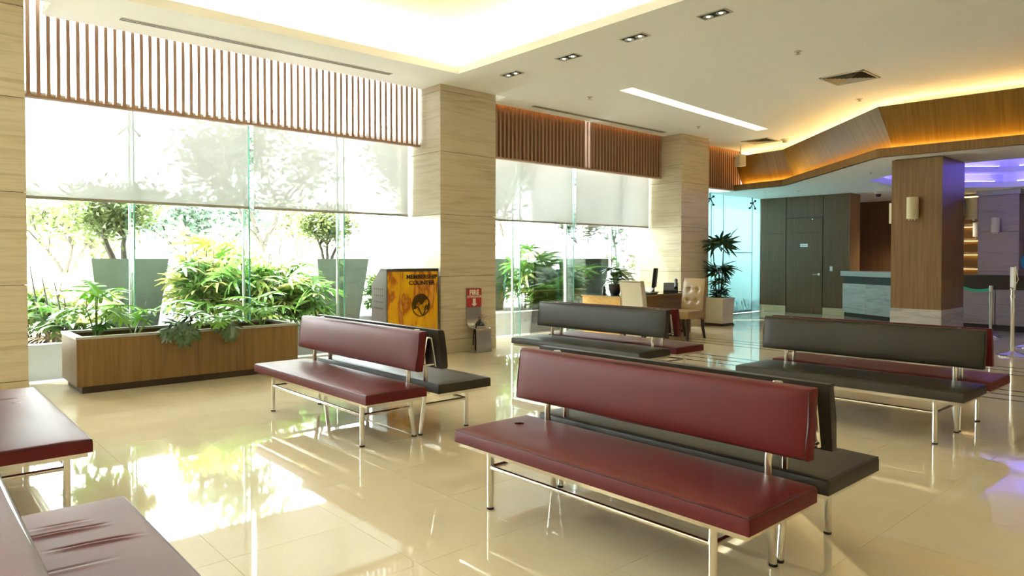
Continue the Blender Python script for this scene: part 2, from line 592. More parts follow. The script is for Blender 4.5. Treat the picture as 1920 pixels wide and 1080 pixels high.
cb = MB()
for p in (rect(-5, -4.2, -6, YF), rect(-4.2, 5.85, -6, -4), rect(-4.2, 1.2, 7.67, YF), rect(1.2, 5.97, 7.67, 8.73),
          rect(5.85, 7.25, -6, 7.67), rect(5.97, 7.25, 7.67, YF), rect(7.25, 8.25, -6, 8.73),
          [(8.25, -6), (12.87, -6), (12.87, 6.85), (8.25, 6.55)], [(8.25, 6.79), (12.87, 7.09), (12.87, YF), (8.25, YF)],
          rect(8.25, 12.0, YF, 8.73), rect(12.87, 17, -6, YF), rect(13.2, 17, YF, 8.73)):
    cb.prism(p, CEIL, CEIL + 0.1)
ceiling = obj('ceiling', cb, 'white')
tag(ceiling, 'white painted lobby ceiling with a recessed light cove', 'ceiling', kind='structure')
cw = MB()
for x0, x1, y0, y1 in ((-4.7, 6.35, 8.15, 8.2), (-4.7, 6.35, -4.5, -4.45), (-4.7, -4.65, -4.5, 8.2), (6.3, 6.35, -4.5, 8.2)):
    cw.box(x0, x1, y0, y1, CEIL + 0.1, 4.5)
obj('cove_wall', cw, 'white', ceiling)
obj('raised_panel', B(-4.7, 6.35, -4.5, 8.2, 4.5, 4.55), 'white', ceiling)
for a in ((-4.1, 5.95, 7.86, 7.90), (-4.1, 5.95, -4.2, -4.16)):
    obj('led_strip', B(a[0], a[1], a[2], a[3], 4.06, 4.085), 'led', ceiling)
for a in ((6.03, 6.07), (-4.4, -4.36)):
    obj('led_strip', B(a[0], a[1], -4.1, 7.8, 4.06, 4.085), 'led', ceiling)
# recessed strip light
t = thing('strip_light', 'long recessed warm light slot in the ceiling above the far bench', 'ceiling light', (10.56, 6.82, CEIL))
def sp(pts, z0, z1):
    return MB().prism([(x - 10.56, y - 6.82) for x, y in pts], z0, z1)
obj('diffuser', sp([(8.25, 6.55), (12.87, 6.85), (12.87, 7.09), (8.25, 6.79)], 0.11, 0.13), 'ledstrip', t)
obj('housing', sp([(8.25, 6.79), (12.87, 7.09), (12.87, 7.12), (8.25, 6.82)], 0.1, 0.16).prism([(8.25 - 10.56, 6.52 - 6.82), (12.87 - 10.56, 6.82 - 6.82), (12.87 - 10.56, 6.85 - 6.82), (8.25 - 10.56, 6.55 - 6.82)], 0.1, 0.16), 'white', t)
# linear slot diffusers
for x0, x1, y, lab in ((1.83, 5.16, 8.30, 'long dark linear air slot in the ceiling above the big slatted window'),
                       (8.0, 11.65, 8.43, 'long dark linear air slot in the ceiling above the far window')):
    t = thing('air_slot', lab, 'air vent', (x0, y, CEIL), group='linear air slots')
    obj('frame', B(0, x1 - x0, -0.05, -0.035, -0.006, 0).box(0, x1 - x0, 0.035, 0.05, -0.006, 0).box(0, x1 - x0, -0.007, 0.007, -0.006, 0), 'vent', t)
    obj('slot', B(0, x1 - x0, -0.035, 0.035, -0.003, 0), 'ventdark', t)  # dark plate paints in the shade of the slot
# downlights
dl = [(6.40, 7.17), (6.40, 6.10), (6.40, 5.05), (6.42, 4.02)]
dlab = ['twin ceiling downlight nearest the travertine column', 'twin ceiling downlight second from the travertine column',
        'twin ceiling downlight third from the travertine column', 'twin ceiling downlight farthest from the travertine column, at the top of the photo']
for (x, y), lab in zip(dl, dlab):
    t = thing('twin_downlight', lab, 'downlight', (x, y, CEIL), group='twin downlights beside the light cove')
    obj('frame', B(-0.085, 0.085, -0.165, -0.15, -0.008, 0).box(-0.085, 0.085, 0.15, 0.165, -0.008, 0).box(-0.085, -0.07, -0.15, 0.15, -0.008, 0).box(0.07, 0.085, -0.15, 0.15, -0.008, 0), 'vent', t)
    obj('recess', B(-0.07, 0.07, -0.15, 0.15, -0.003, 0.0), 'ventdark', t)  # flush dark plate paints in the shade of a recess
    for s in (-1, 1):
        q = obj('lamp', MB().lathe([(0.05, -0.004), (0.055, -0.012), (0.04, -0.012), (0.03, -0.006)], 14, (0, s * 0.075, 0)), 'steel', t, True)
        obj('bulb', MB().lathe([(0.018, -0.014), (0.022, -0.010), (0.022, -0.004)], 10, (0, s * 0.075, 0)), 'bulb', q)
# square vents
def vent(x, y, lab):
    t = thing('square_vent', lab, 'air vent', (x, y, CEIL), group='square ceiling vents')
    fr = MB()
    for a in (0.30,):
        fr.box(-a, a, -a, -a + 0.03, -0.012, 0).box(-a, a, a - 0.03, a, -0.012, 0).box(-a, -a + 0.03, -a, a, -0.012, 0).box(a - 0.03, a, -a, a, -0.012, 0)
    obj('frame', fr, 'vent', t)
    obj('throat_shade', B(-0.27, 0.27, -0.27, 0.27, -0.002, 0), 'ventdark', t)
    for k in range(6):
        a = 0.255 - k * 0.043
        h = -0.004 - 0.001 * k
        vs, fs = [], []
        for r, z in ((a, h - 0.012), (a - 0.022, h + 0.002)):
            vs += [(-r, -r, z), (r, -r, z), (r, r, z), (-r, r, z)]
        fs = [(i, (i + 1) % 4, 4 + (i + 1) % 4, 4 + i) for i in range(4)]
        obj('louvre', MB().add(vs, fs), 'vent', t)
vent(10.08, 4.15, 'white square ceiling vent near the wooden fascia, the nearer and larger looking one')
vent(14.05, 7.65, 'white square ceiling vent beside the small round detector, the farther one')
# sprinklers and detector
for x, y, lab in ((8.33, 4.05, 'tiny ceiling sprinkler in front of the near square vent'), (8.22, 7.37, 'tiny ceiling sprinkler left of the light slot'),
                  (11.62, 7.61, 'tiny ceiling sprinkler right of the light slot'), (11.55, 4.6, 'tiny ceiling sprinkler beside the wooden fascia corner')):
    o = obj('sprinkler', MB().lathe([(0.045, 0), (0.045, -0.006), (0.015, -0.01), (0.012, -0.03), (0.03, -0.034), (0.03, -0.038)], 12), 'vent', None, True, loc=(x, y, CEIL))
    tag(o, lab, 'sprinkler', 'ceiling sprinklers')
t = thing('smoke_detector', 'small round white smoke detector on the ceiling by the wooden fascia', 'smoke detector', (14.25, 7.2, CEIL))
obj('base', MB().lathe([(0.09, 0), (0.09, -0.02), (0.075, -0.03)], 20), 'plastic', t, True)
obj('sensor', MB().lathe([(0.055, -0.03), (0.055, -0.06), (0.04, -0.075)], 20), 'vent', t, True)

# ---------------------------------------------------------------- walls out of sight that close the room
wl = obj('wall_left', B(-5.15, -5, -6, YG, 0, 4.6), 'wallpaint')
tag(wl, 'plain warm wall at the left end of the lobby', 'wall', kind='structure')
wn = obj('wall_near', B(-5, 21, -6.15, -6, 0, 4.6), 'wallpaint')
tag(wn, 'plain warm wall on the side of the lobby opposite the windows', 'wall', kind='structure')
rf = obj('roof', B(-6, 24, -7, 10.6, 4.62, 4.8), 'white')  # overhang past the glass added to keep sun stripes off the floor
tag(rf, 'flat roof slab with an unseen eave added to shade the windows', 'roof', kind='structure')

# ---------------------------------------------------------------- travertine columns
def column(x0, x1, lab, rows=(0.20, 1.14, 2.05, 2.97, 3.86, CEIL + 0.35)):
    t = thing('travertine_column', lab, 'column', ((x0 + x1) / 2, (YF + YG + 0.1) / 2, 0), group='travertine columns')
    hx, hy = (x1 - x0) / 2, (YG + 0.1 - YF) / 2
    obj('core', B(-hx + 0.022, hx - 0.022, -hy + 0.022, hy - 0.022, 0, CEIL + 0.35), 'core', t)
    z = [0.0] + list(rows)
    for k in range(len(z) - 1):
        nm, mt, e = ('base_panel', 'travbase', 0.004) if k == 0 else ('panel', 'trav', 0.0)
        a, b = z[k] + 0.003, z[k + 1] - 0.003
        if k == 0:
            a = 0.0
        obj(nm, B(-hx - e, hx + e, -hy - e, -hy + 0.024, a, b), mt, t)
        obj(nm, B(-hx - e, -hx + 0.024, -hy + 0.026, hy, a, b), mt, t)
        obj(nm, B(hx - 0.024, hx + e, -hy + 0.026, hy, a, b), mt, t)
    return t


column(-0.07, 0.98, 'travertine clad column at the left edge of the photo')
column(5.97, 7.03, 'travertine clad column with the fire extinguisher stand in front')
column(12.0, 13.0, 'travertine clad column behind the tan leather chair and square potted palm')

# ---------------------------------------------------------------- windows (glass, fins)
def window(name, x0, x1, joints, lab, ztop=4.6, base=True):
    t = thing(name, lab, 'window', ((x0 + x1) / 2, YG, 0), kind='structure')
    cx = (x0 + x1) / 2
    xs = [x0] + list(joints) + [x1]
    for a, b in zip(xs, xs[1:]):
        obj('glass_pane', B(a - cx + 0.006, b - cx - 0.006, -0.006, 0.006, 0.0, ztop), 'glass', t)
    for j in joints:
        jx = j - cx
        fo = obj('glass_fin', B(jx - 0.009, jx + 0.009, -0.20, -0.012, 0.0, ztop), 'finglass', t)
        obj('fin_edge', B(jx - 0.0095, jx + 0.0095, -0.205, -0.2, 0.0, ztop), 'edgeglass', fo)
        obj('joint', B(jx - 0.012, jx + 0.012, -0.011, 0.011, 0.0, ztop), 'edgewhite', t)
        for zz in (3.0,):
            sf = obj('spider_fitting', MB().tube([(jx, -0.03, zz), (jx, 0.02, zz)], 0.022, 10), 'steel', t, True)
            for sx in (-1, 1):
                obj('arm', MB().tube([(jx, -0.03, zz), (jx + sx * 0.10, -0.03, zz - 0.10)], 0.010, 8).lathe([(0.0, -0.02), (0.024, -0.012), (0.026, 0.0), (0.024, 0.012), (0.0, 0.02)], 12, (jx + sx * 0.11, -0.03, zz - 0.11)), 'steel', sf, True)
    return t


window('window_1', 0.98, 5.97, (2.135, 3.50, 4.875), 'tall glass window wall beside the wooden planter box')
window('window_2', 7.03, 12.0, (8.33, 9.72, 11.06), 'tall glass window wall behind the desk')
window('window_4', -5.0, -0.07, (-3.7, -2.4, -1.1), 'window wall bay left of the photo edge')

# low garden wall just outside
lw = obj('wall_garden', B(-6, 13.0, YG + 0.33, YG + 0.47, -0.1, 0.40, 0.008), 'concrete')
tag(lw, 'low concrete garden wall just outside the glass', 'wall', kind='structure')

# ---------------------------------------------------------------- slatted wood screens
def slat_screen(x0, x1, lab, backs=None, zb=3.08, pitch=0.0895, zt=4.25, open_at=()):
    t = thing('slat_screen', lab, 'slat screen', ((x0 + x1) / 2, 8.80, zb), group='slatted wood screens over the windows')
    cx = (x0 + x1) / 2
    me = B(-0.018, 0.018, -0.042, 0.042, 0.0, zt - zb).mesh('slat', M['slat'])
    n = int((x1 - x0 - 0.06) / pitch)
    for k in range(n + 1):
        link('slat', me, t, (x0 + 0.09 + k * pitch - cx, 0, 0.0))
    obj('bottom_rail', B(x0 - cx + 0.01, x1 - cx - 0.01, -0.04, 0.04, -0.025, 0.0), 'slat', t)
    for a, b in (backs or ()):
        obj('backing_panel', B(a - cx, b - cx, 0.075, 0.09, -0.02, zt - zb), 'slatback', t)
        obj('led_strip', B(a - cx + 0.02, b - cx - 0.02, 0.0685, 0.074, 0.93, 0.95), 'ledamber', t)
    return t


slat_screen(0.98, 5.97, 'open slatted wood screen with white daylight between its slats', zb=3.115)
slat_screen(7.03, 12.0, 'closed slatted wood screen above the far window and desk', [(7.25, 9.62), (9.80, 12.0)], zb=3.095)
slat_screen(13.0, 15.15, 'short slatted wood screen between the far column and the glowing fascia', [(13.02, 15.15)], zb=3.03)

# ---------------------------------------------------------------- roller blinds
def blind(x0, x1, lab):
    t = thing('roller_blind', lab, 'blind', ((x0 + x1) / 2, 9.06, 2.06), group='half lowered roller blinds')
    h = (x1 - x0) / 2
    obj('fabric', B(-h, h, -0.002, 0.0, 0.02, 1.12), 'blind', t)
    obj('bottom_bar', B(-h, h, -0.008, 0.006, -0.012, 0.02), 'blindbar', t)
    obj('bracket', MB().tube([(-h + 0.05, 0.03, 1.12), (-h + 0.05, 0.03, 2.56)], 0.008, 6).tube([(h - 0.05, 0.03, 1.12), (h - 0.05, 0.03, 2.56)], 0.008, 6), 'blindbar', t)
    obj('roller', MB().tube([(-h, 0.03, 1.12), (h, 0.03, 1.12)], 0.035, 12), 'blindbar', t, True)


blind(1.0, 3.47, 'pale roller blind on the left half of the big window, beside the edge column')
blind(3.54, 5.93, 'pale roller blind on the right half of the big window, above the kiosk')
blind(7.1, 9.63, 'pale roller blind on the left half of the far window')
blind(9.72, 11.97, 'pale roller blind on the right half of the far window, above the desk')

# ---------------------------------------------------------------- far window: frosted glass
t = thing('window_3', 'frosted cyan glass wall behind the square potted palm', 'window', (15.2, 9.46, 0), kind='structure')
fx = [13.0, 15.0, 15.55, 16.95, 17.38]
for a, b in zip(fx, fx[1:]):
    obj('glass_pane', B(a - 15.2 + 0.008, b - 15.2 - 0.008, -0.006, 0.006, 0.0, 3.05), 'frost', t)
for j in fx[1:-1]:
    obj('joint', B(j - 15.2 - 0.01, j - 15.2 + 0.01, -0.009, 0.009, 0, 3.05), 'frostline', t)
obj('cross_joint', B(0.36, 1.74, -0.009, 0.009, 1.55, 1.565), 'frostline', t)
obj('door_rail', B(0.36, 1.74, -0.02, 0.02, 0.0, 0.05), 'frostline', t)
for x in (14.85, 16.85):
    jx = x - 15.2
    sf = obj('spider_fitting', MB().tube([(jx, 0.0, 2.86), (jx, -0.09, 2.86)], 0.022, 10).tube([(jx, -0.06, 2.86), (jx, -0.06, 3.0)], 0.012, 8), 'blackplastic', t, True)
    for sx, dz in ((-1, -0.14), (1, -0.14), (1, 0.06)):
        obj('arm', MB().tube([(jx, -0.08, 2.86), (jx + sx * 0.13, -0.08, 2.86 + dz)], 0.011, 8).lathe([(0.0, -0.03), (0.03, -0.02), (0.03, 0.02), (0.0, 0.03)], 10, (jx + sx * 0.14, -0.07, 2.86 + dz)), 'blackplastic', sf, True)

# ---------------------------------------------------------------- fascia, lower ceiling with blue recess
PL = [(14.86, 8.78), (14.64, 7.45), (11.65, 4.36), (11.84, 2.5), (12.2, -6.0)]   # room side edge, going from window to near wall
back = lambda d: offset_poly(PL, d)
fa = thing('trim_1', 'angled walnut fascia with glowing amber ledge between the two ceilings', 'fascia', (12, 4, LOW), kind='structure')
O = Vector((12, 4, LOW))
def strip_quad(pa, za, pb, zb, i):
    a0, a1, b0, b1 = pa[i], pa[i + 1], pb[i], pb[i + 1]
    return [(a0[0] - O.x, a0[1] - O.y, za - O.z), (a1[0] - O.x, a1[1] - O.y, za - O.z), (b1[0] - O.x, b1[1] - O.y, zb - O.z), (b0[0] - O.x, b0[1] - O.y, zb - O.z)]
b35, b05, b42, b60 = back(0.34), back(0.04), back(0.42), back(0.75)
for i in range(4):
    # leaning band: top over the room edge, foot set back on the ledge
    q1 = strip_quad(PL, 3.80, b35, 3.13, i)
    q2 = strip_quad(b05, 3.80, b42, 3.13, i)
    ex = (Vector(q1[1]) - Vector(q1[0])).normalized()
    up_ = Vector(q1[0]) - Vector(q1[3])
    ez = (up_ - ex * up_.dot(ex)).normalized()
    ey = ez.cross(ex)
    mw = Matrix((ex, ey, ez)).transposed().to_4x4()
    mw.translation = Vector(q1[3])
    inv = mw.inverted()
    bp_ = obj('band_panel', MB().add([tuple(inv @ Vector(p)) for p in q1 + q2], [(0, 3, 2, 1), (4, 5, 6, 7), (0, 1, 5, 4), (3, 7, 6, 2), (0, 4, 7, 3), (1, 2, 6, 5)]), 'woodlit', fa)
    bp_.matrix_local = mw
    q1 = strip_quad(PL, 3.14, PL, LOW, i)
    q2 = strip_quad(back(0.05), 3.14, back(0.05), LOW, i)
    obj('ledge_front', MB().add(q1 + q2, [(0, 3, 2, 1), (4, 5, 6, 7), (0, 1, 5, 4), (3, 7, 6, 2), (0, 4, 7, 3), (1, 2, 6, 5)]), 'wood', fa)
    q = strip_quad(back(0.05), 3.08, b42, 3.08, i)
    obj('ledge_top', MB().add(q + [(x, y, z - 0.02) for x, y, z in q], [(0, 1, 2, 3), (7, 6, 5, 4)]), 'kick', fa)
    qa, qb = back(0.20), back(0.225)
    s0, s1 = 0.02, 0.98
    q = strip_quad(qa, 3.095, qb, 3.095, i)
    obj('amber_led', MB().add(q + [(x, y, z - 0.012) for x, y, z in q], [(0, 1, 2, 3), (7, 6, 5, 4), (0, 4, 5, 1), (3, 2, 6, 7)]), 'ledamber', fa)
    qa, qb = back(0.30), back(0.34)
    q = strip_quad(qa, 3.74, qb, 3.74, i)
    obj('wash_led', MB().add(q + [(x, y, z - 0.02) for x, y, z in q], [(0, 1, 2, 3), (7, 6, 5, 4), (0, 4, 5, 1), (3, 2, 6, 7)]), 'ledwarm2', fa)
    q = strip_quad(b60, LOW, b60, CEIL, i)
    obj('cove_back', MB().add(q, [(0, 1, 2, 3)]), 'white', fa)
# lower ceiling
lc = bmesh.new()
outer = [(PL[0][0], 9.5)] + PL + [(21, -6), (21, 9.5)]
OC, RA = (16.05, 3.15), 2.62
octo = lambda r: [(OC[0] + r / cos(pi / 8) * cos(pi / 8 + k * pi / 4), OC[1] + r / cos(pi / 8) * sin(pi / 8 + k * pi / 4)) for k in range(8)]
es = []
for loop in (outer, octo(RA)):
    vs = [lc.verts.new((x, y, LOW)) for x, y in loop]
    for i in range(len(vs)):
        es.append(lc.edges.new((vs[i], vs[(i + 1) % len(vs)])))
bmesh.ops.triangle_fill(lc, use_beauty=True, use_dissolve=False, edges=es)
me = bpy.data.meshes.new('ceiling_low')
lc.to_mesh(me)
lc.free()
me.materials.append(M['lowwhite'])
low = tag(link('ceiling_low', me), 'lower white ceiling over the reception with a blue lit recess', 'ceiling', kind='structure')
def ring(ra, za, rb, zb):
    a, b = octo(ra), octo(rb)
    m = MB()
    m.add([(x, y, za) for x, y in a] + [(x, y, zb) for x, y in b], [(k, (k + 1) % 8, 8 + (k + 1) % 8, 8 + k) for k in range(8)])
    return m
def ringset(nm, segs, mt):
    m = MB()
    for s in segs:
        r_ = ring(*s)
        m.add(r_.v, r_.f)
    return obj(nm, m, mt, low)
ringset('recess_lip', [(RA, 3.0, RA, 3.13), (RA, 3.13, RA + 0.32, 3.13)], 'lowwhite')
ringset('recess_wall', [(RA + 0.32, 3.13, RA + 0.32, 3.32), (RA + 0.32, 3.32, RA - 0.30, 3.32)], 'lowwhite')
ringset('recess_lip', [(RA - 0.30, 3.32, RA - 0.30, 3.43), (RA - 0.30, 3.43, RA - 0.02, 3.43)], 'lowwhite')
ringset('recess_wall', [(RA - 0.02, 3.43, RA - 0.02, 3.72)], 'lowwhite')
obj('recess_top', MB().add([(x, y, 3.72) for x, y in octo(RA)], [tuple(range(8))]), 'lowwhite', low)
for r_, z_ in ((RA + 0.18, 3.14), (RA - 0.14, 3.44)):
    p = octo(r_)
    for k in range(8):
        a, b = Vector(p[k]), Vector(p[(k + 1) % 8])
        a2, b2 = a.lerp(b, 0.1), a.lerp(b, 0.9)
        obj('blue_led', MB().tube([(a2.x, a2.y, z_ + 0.012), (b2.x, b2.y, z_ + 0.012)], 0.012, 6), 'ledblue', low)
for x, y, lab in ((19.2, 6.05, 'unseen downlight added behind the wooden column to brighten the reception'), (17.9, -0.6, 'unseen downlight added to brighten the bar counter')):
    t = thing('fill_downlight', lab, 'downlight', (x, y, LOW), group='fill downlights added over the reception')  # spots added to lift the dark reception, no such lamps seen
    obj('trim_ring', MB().lathe([(0.09, 0), (0.09, -0.008), (0.07, -0.008)], 20), 'vent', t, True)
    obj('lamp', MB().lathe([(0.068, -0.006), (0.068, -0.002)], 18), 'ledstrip', t)
    ld = bpy.data.lights.new('fill_lamp', 'SPOT')
    ld.energy = 130
    ld.spot_size = radians(125)
    ld.spot_blend = 0.6
    ld.color = (1.0, 0.92, 0.78)
    ld.shadow_soft_size = 0.06
    lo_ = bpy.data.objects.new('fill_lamp', ld)
    COL.objects.link(lo_)
    lo_.parent = t
    lo_.location = (0, 0, -0.02)
# dome camera and small ceiling bits on the low ceiling
t = thing('dome_camera', 'small white dome camera under the lower ceiling by the reception', 'camera', (17.6, 6.55, LOW))
obj('mount', MB().lathe([(0.085, 0), (0.085, -0.04), (0.07, -0.055)], 18), 'plastic', t, True)
obj('dome', MB().lathe([(0.065, -0.055), (0.06, -0.09), (0.04, -0.118), (0.0, -0.128)], 18), 'blackplastic', t, True)
for x, y, lab in ((13.6, 5.2, 'tiny sprinkler on the lower ceiling left of the blue recess'), (15.9, 7.7, 'tiny sprinkler on the lower ceiling in front of the door wall')):
    o = obj('sprinkler', MB().lathe([(0.04, 0), (0.04, -0.006), (0.012, -0.01), (0.010, -0.02), (0.02, -0.022), (0.02, -0.026)], 12), 'vent', None, True, loc=(x, y, LOW))
    tag(o, lab, 'sprinkler', 'ceiling sprinklers')
# wall speaker at the top of the short screen
t = thing('wall_speaker', 'small white loudspeaker hanging under the ceiling beside the short slatted screen', 'speaker', (14.35, 8.3, 3.62), radians(-20))
obj('cabinet', B(-0.09, 0.09, -0.08, 0.08, -0.13, 0.13, c=0.012), 'plastic', t)
obj('grille', B(-0.078, 0.078, -0.086, -0.08, -0.118, 0.118), 'vent', t)
obj('bracket', MB().tube([(0, 0, 0.12), (0, 0, 0.33)], 0.014, 8).box(-0.06, 0.06, -0.02, 0.02, 0.13, 0.145), 'steel', t)

# ---------------------------------------------------------------- wood wall with door
XW = 17.38
wr = thing('wall_right', 'dark veneered wall panels around the flush door', 'wall', (XW, 8.3, 0), kind='structure')
obj('core', B(0.03, 0.10, -1.15, 1.25, 0, LOW), 'core', wr)
D0, D1, DT = 7.77 - 8.3, 8.74 - 8.3, 2.45
for y0, y1, z0, z1 in ((D1, 1.25, 0.17, 1.10), (D1, 1.25, 1.10, 2.05), (D1, 1.25, 2.05, LOW),
                       (-1.15, D0, 0.17, 1.10), (-1.15, D0, 1.10, 2.05), (-1.15, D0, 2.05, LOW), (D0, D1, DT, LOW)):
    obj('panel', B(0, 0.03, y0 + 0.004, y1 - 0.004, z0 + 0.003, z1 - 0.003), 'wooddark', wr)
for y0, y1 in ((D1, 1.25), (-1.15, D0)):
    obj('baseboard', B(-0.012, 0.03, y0 + 0.006, y1, 0, 0.17), 'travbase', wr)
obj('panel', B(0.0, 0.60, -1.18, -1.15, 0.0, LOW), 'wood', wr)
t = thing('door_1', 'flush dark veneered door with lever handle and small white plate', 'door', (XW, 8.255, 0), kind='structure')
obj('leaf', B(0.0, 0.03, -0.47, 0.47, 0.006, 1.097), 'wooddark', t)
obj('leaf', B(0.0, 0.03, -0.47, 0.47, 1.103, 2.047), 'wooddark', t)
obj('leaf', B(0.0, 0.03, -0.47, 0.47, 2.053, 2.44), 'wooddark', t)
h = obj('door_handle', MB().lathe([(0.034, 0.0), (0.034, 0.012), (0.02, 0.016), (0.014, 0.03)], 16), 'chrome', t, True, loc=(-0.001, -0.39, 1.0), rot=(0, radians(-90), 0))
obj('lever', MB().tube([(0, 0, 0.045), (0, 0.14, 0.05)], 0.010, 8).tube([(0, 0, 0.02), (0, 0, 0.05)], 0.012, 8), 'chrome', h, True)
pl_ = obj('name_plate', B(-0.008, -0.001, -0.10, 0.10, 1.70, 1.78), 'paper', t)
obj('print_line', B(-0.0085, -0.008, -0.075, 0.075, 1.732, 1.748), 'frostline', pl_)
obj('closer_pin', MB().lathe([(0.014, 0), (0.014, 0.02)], 10), 'chrome', t, loc=(-0.002, -0.22, 2.40), rot=(0, radians(-90), 0))
t = thing('light_switch', 'small pale switch plate right of the flush door', 'light switch', (XW - 0.006, 7.56, 1.15))
obj('plate', B(-0.004, 0.004, -0.035, 0.035, -0.06, 0.06), 'plastic', t)
obj('rocker', B(-0.009, -0.004, -0.015, 0.015, -0.03, 0.03), 'paper', t)
wf = obj('wall_far', B(17.49, 20.75, 9.5, 9.6, 0, 4.6).box(13.0, 21.0, 9.5, 9.6, 3.06, 4.6), 'wooddark')
tag(wf, 'dark wood wall beside the reception on the window side', 'wall', kind='structure')
bw = obj('wall_back', B(20.6, 20.75, -6, 9.5, 0, LOW), 'wooddark')
tag(bw, 'dark wood wall far behind the reception', 'wall', kind='structure')

# ---------------------------------------------------------------- reception counter (angled) and bar counter
def counter(name, path, lab, cat, stone, z_top=1.10, z_slab=0.98, z_band=0.80, over=0.06, top='greytop', kickz=0.10, cols=2):
    t = thing(name, lab, cat, (path[0][0], path[0][1], 0))
    ox, oy = path[0]
    P = [(x - ox, y - oy) for x, y in path]
    bk = lambda d: offset_poly(P, d)
    def pr(a, b, z0, z1):
        return MB().prism(bk(a) + bk(b)[::-1], z0, z1)
    obj('top', pr(-over, 0.55, z_slab, z_top), top, t)
    obj('recess_band', pr(0.05, 0.5, z_band, z_slab), 'kick', t)
    obj('kick', pr(0.05, 0.5, 0.0, kickz), 'core', t)
    obj('carcass', pr(0.03, 0.5, kickz, z_band), 'core', t)
    for i in range(len(P) - 1):
        a, b = Vector(P[i]), Vector(P[i + 1])
        n = max(1, round((b - a).length / 1.0))
        for k in range(n):
            u, v = a.lerp(b, k / n + 0.002), a.lerp(b, (k + 1) / n - 0.002)
            tt = (b - a).normalized()
            nn = Vector((-tt.y, tt.x))
            poly = [(u.x, u.y), (v.x, v.y), (v.x + nn.x * 0.03, v.y + nn.y * 0.03), (u.x + nn.x * 0.03, u.y + nn.y * 0.03)]
            obj('stone_panel', MB().prism(poly, kickz, z_band), stone, t)
    return t


counter('reception_counter', [(17.30, 7.25), (16.47, 5.86), (16.1, 4.95)], 'reception counter with grey veined stone front left of the wooden column', 'counter', 'greystone')
counter('bar_counter', [(15.95, 4.90), (15.75, 1.5), (15.75, -2.0)], 'bar counter with mauve stone front and dark top behind the belt posts', 'counter', 'plumstone', 1.08, 1.02, 0.80, 0.05, 'kick', 0.12)

# ---------------------------------------------------------------- wooden column
WC = (12.12, 13.22, 3.58, 4.31)
t = thing('wooden_column', 'square walnut column with a stone plinth in front of the reception', 'column', ((WC[0] + WC[1]) / 2, (WC[2] + WC[3]) / 2, 0))
hx, hy = (WC[1] - WC[0]) / 2, (WC[3] - WC[2]) / 2
obj('plinth', B(-hx - 0.006, hx + 0.006, -hy - 0.006, hy + 0.006, 0, 0.598), 'greystone', t)
obj('veneer_panel', B(-hx, -hx + 0.03, -hy, hy, 0.60, LOW - 0.012), 'wood', t)
obj('veneer_panel', B(-hx + 0.031, hx, -hy, -hy + 0.03, 0.60, LOW - 0.012), 'wood', t)
obj('veneer_panel', B(-hx + 0.031, hx, hy - 0.03, hy, 0.60, LOW - 0.012), 'wood', t)
obj('veneer_panel', B(hx - 0.03, hx, -hy + 0.031, hy - 0.031, 0.60, LOW - 0.012), 'wood', t)
obj('shadow_gap', B(-hx + 0.03, hx - 0.03, -hy + 0.03, hy - 0.03, LOW - 0.012, LOW), 'core', t)

def sconce(x, y, z, rz, lab):
    t = thing('wall_sconce', lab, 'wall lamp', (x, y, z), rz, group='cylindrical wall sconces')
    obj('back_plate', B(-0.03, 0.03, -0.008, 0.0, -0.10, 0.10), 'steel', t)
    obj('arm', MB().tube([(0, -0.004, 0), (0, -0.03, 0)], 0.012, 8), 'steel', t)
    pts = []
    n = 16
    vs, fs = [], []
    for zz in (-0.17, 0.17):
        for k in range(n):
            a = 2 * pi * k / n
            vs.append((0.085 * cos(a), -0.10 + 0.085 * sin(a), zz))
    for zz in (0.17, -0.17):
        for k in range(n):
            a = 2 * pi * k / n
            vs.append((0.078 * cos(a), -0.10 + 0.078 * sin(a), zz))
    for r_ in range(3):
        for k in range(n):
            fs.append((r_ * n + k, r_ * n + (k + 1) % n, (r_ + 1) * n + (k + 1) % n, (r_ + 1) * n + k))
    for k in range(n):
        fs.append((3 * n + k, 3 * n + (k + 1) % n, (k + 1) % n, k))
    s = obj('shade', MB().add(vs, fs), 'sconce', t, True)
    for dx in (-0.04, 0, 0.04):
        obj('crystal_drop', MB().lathe([(0.0, -0.012), (0.012, 0), (0.0, 0.012)], 8, (dx, -0.13, -0.19)), 'paper', s)
    obj('bulb', MB().lathe([(0.0, 0.06), (0.022, 0.03), (0.022, -0.03), (0.0, -0.05)], 10, (0, -0.10, 0)), 'bulb', t, True)


sconce(12.12, 3.965, 2.20, radians(-90), 'cylindrical wall sconce on the front of the wooden column')
sconce(13.22, 3.58, 2.22, 0, 'cylindrical wall sconce on the right side of the wooden column')
sconce(12.55, 4.31, 2.16, pi, 'cylindrical wall sconce peeking out left of the wooden column')
sconce(19.15, 4.53, 2.18, radians(-90), 'cylindrical wall sconce on the mauve stone pier')
sconce(19.5, 4.91, 2.1, pi, 'cylindrical wall sconce at the left side of the mauve stone pier')
# mauve stone pier behind the bar
t = thing('stone_pier', 'mauve grey stone pier behind the bar counter', 'column', (19.55, 4.50, 0))
obj('core', B(-0.37, 0.37, -0.37, 0.37, 0, 2.9), 'core', t)
for z0, z1 in ((0.0, 1.1), (1.1, 2.03), (2.03, 2.88)):
    obj('panel', B(-0.40, -0.37, -0.40, 0.40, z0 + 0.004, z1 - 0.004), 'plumstone', t)
    obj('panel', B(-0.369, 0.40, 0.37, 0.40, z0 + 0.004, z1 - 0.004), 'plumstone', t)
    obj('panel', B(-0.369, 0.40, -0.40, -0.37, z0 + 0.004, z1 - 0.004), 'plumstone', t)
obj('cornice', B(-0.43, 0.43, -0.43, 0.43, 2.88, LOW - 0.002), 'greytop', t)
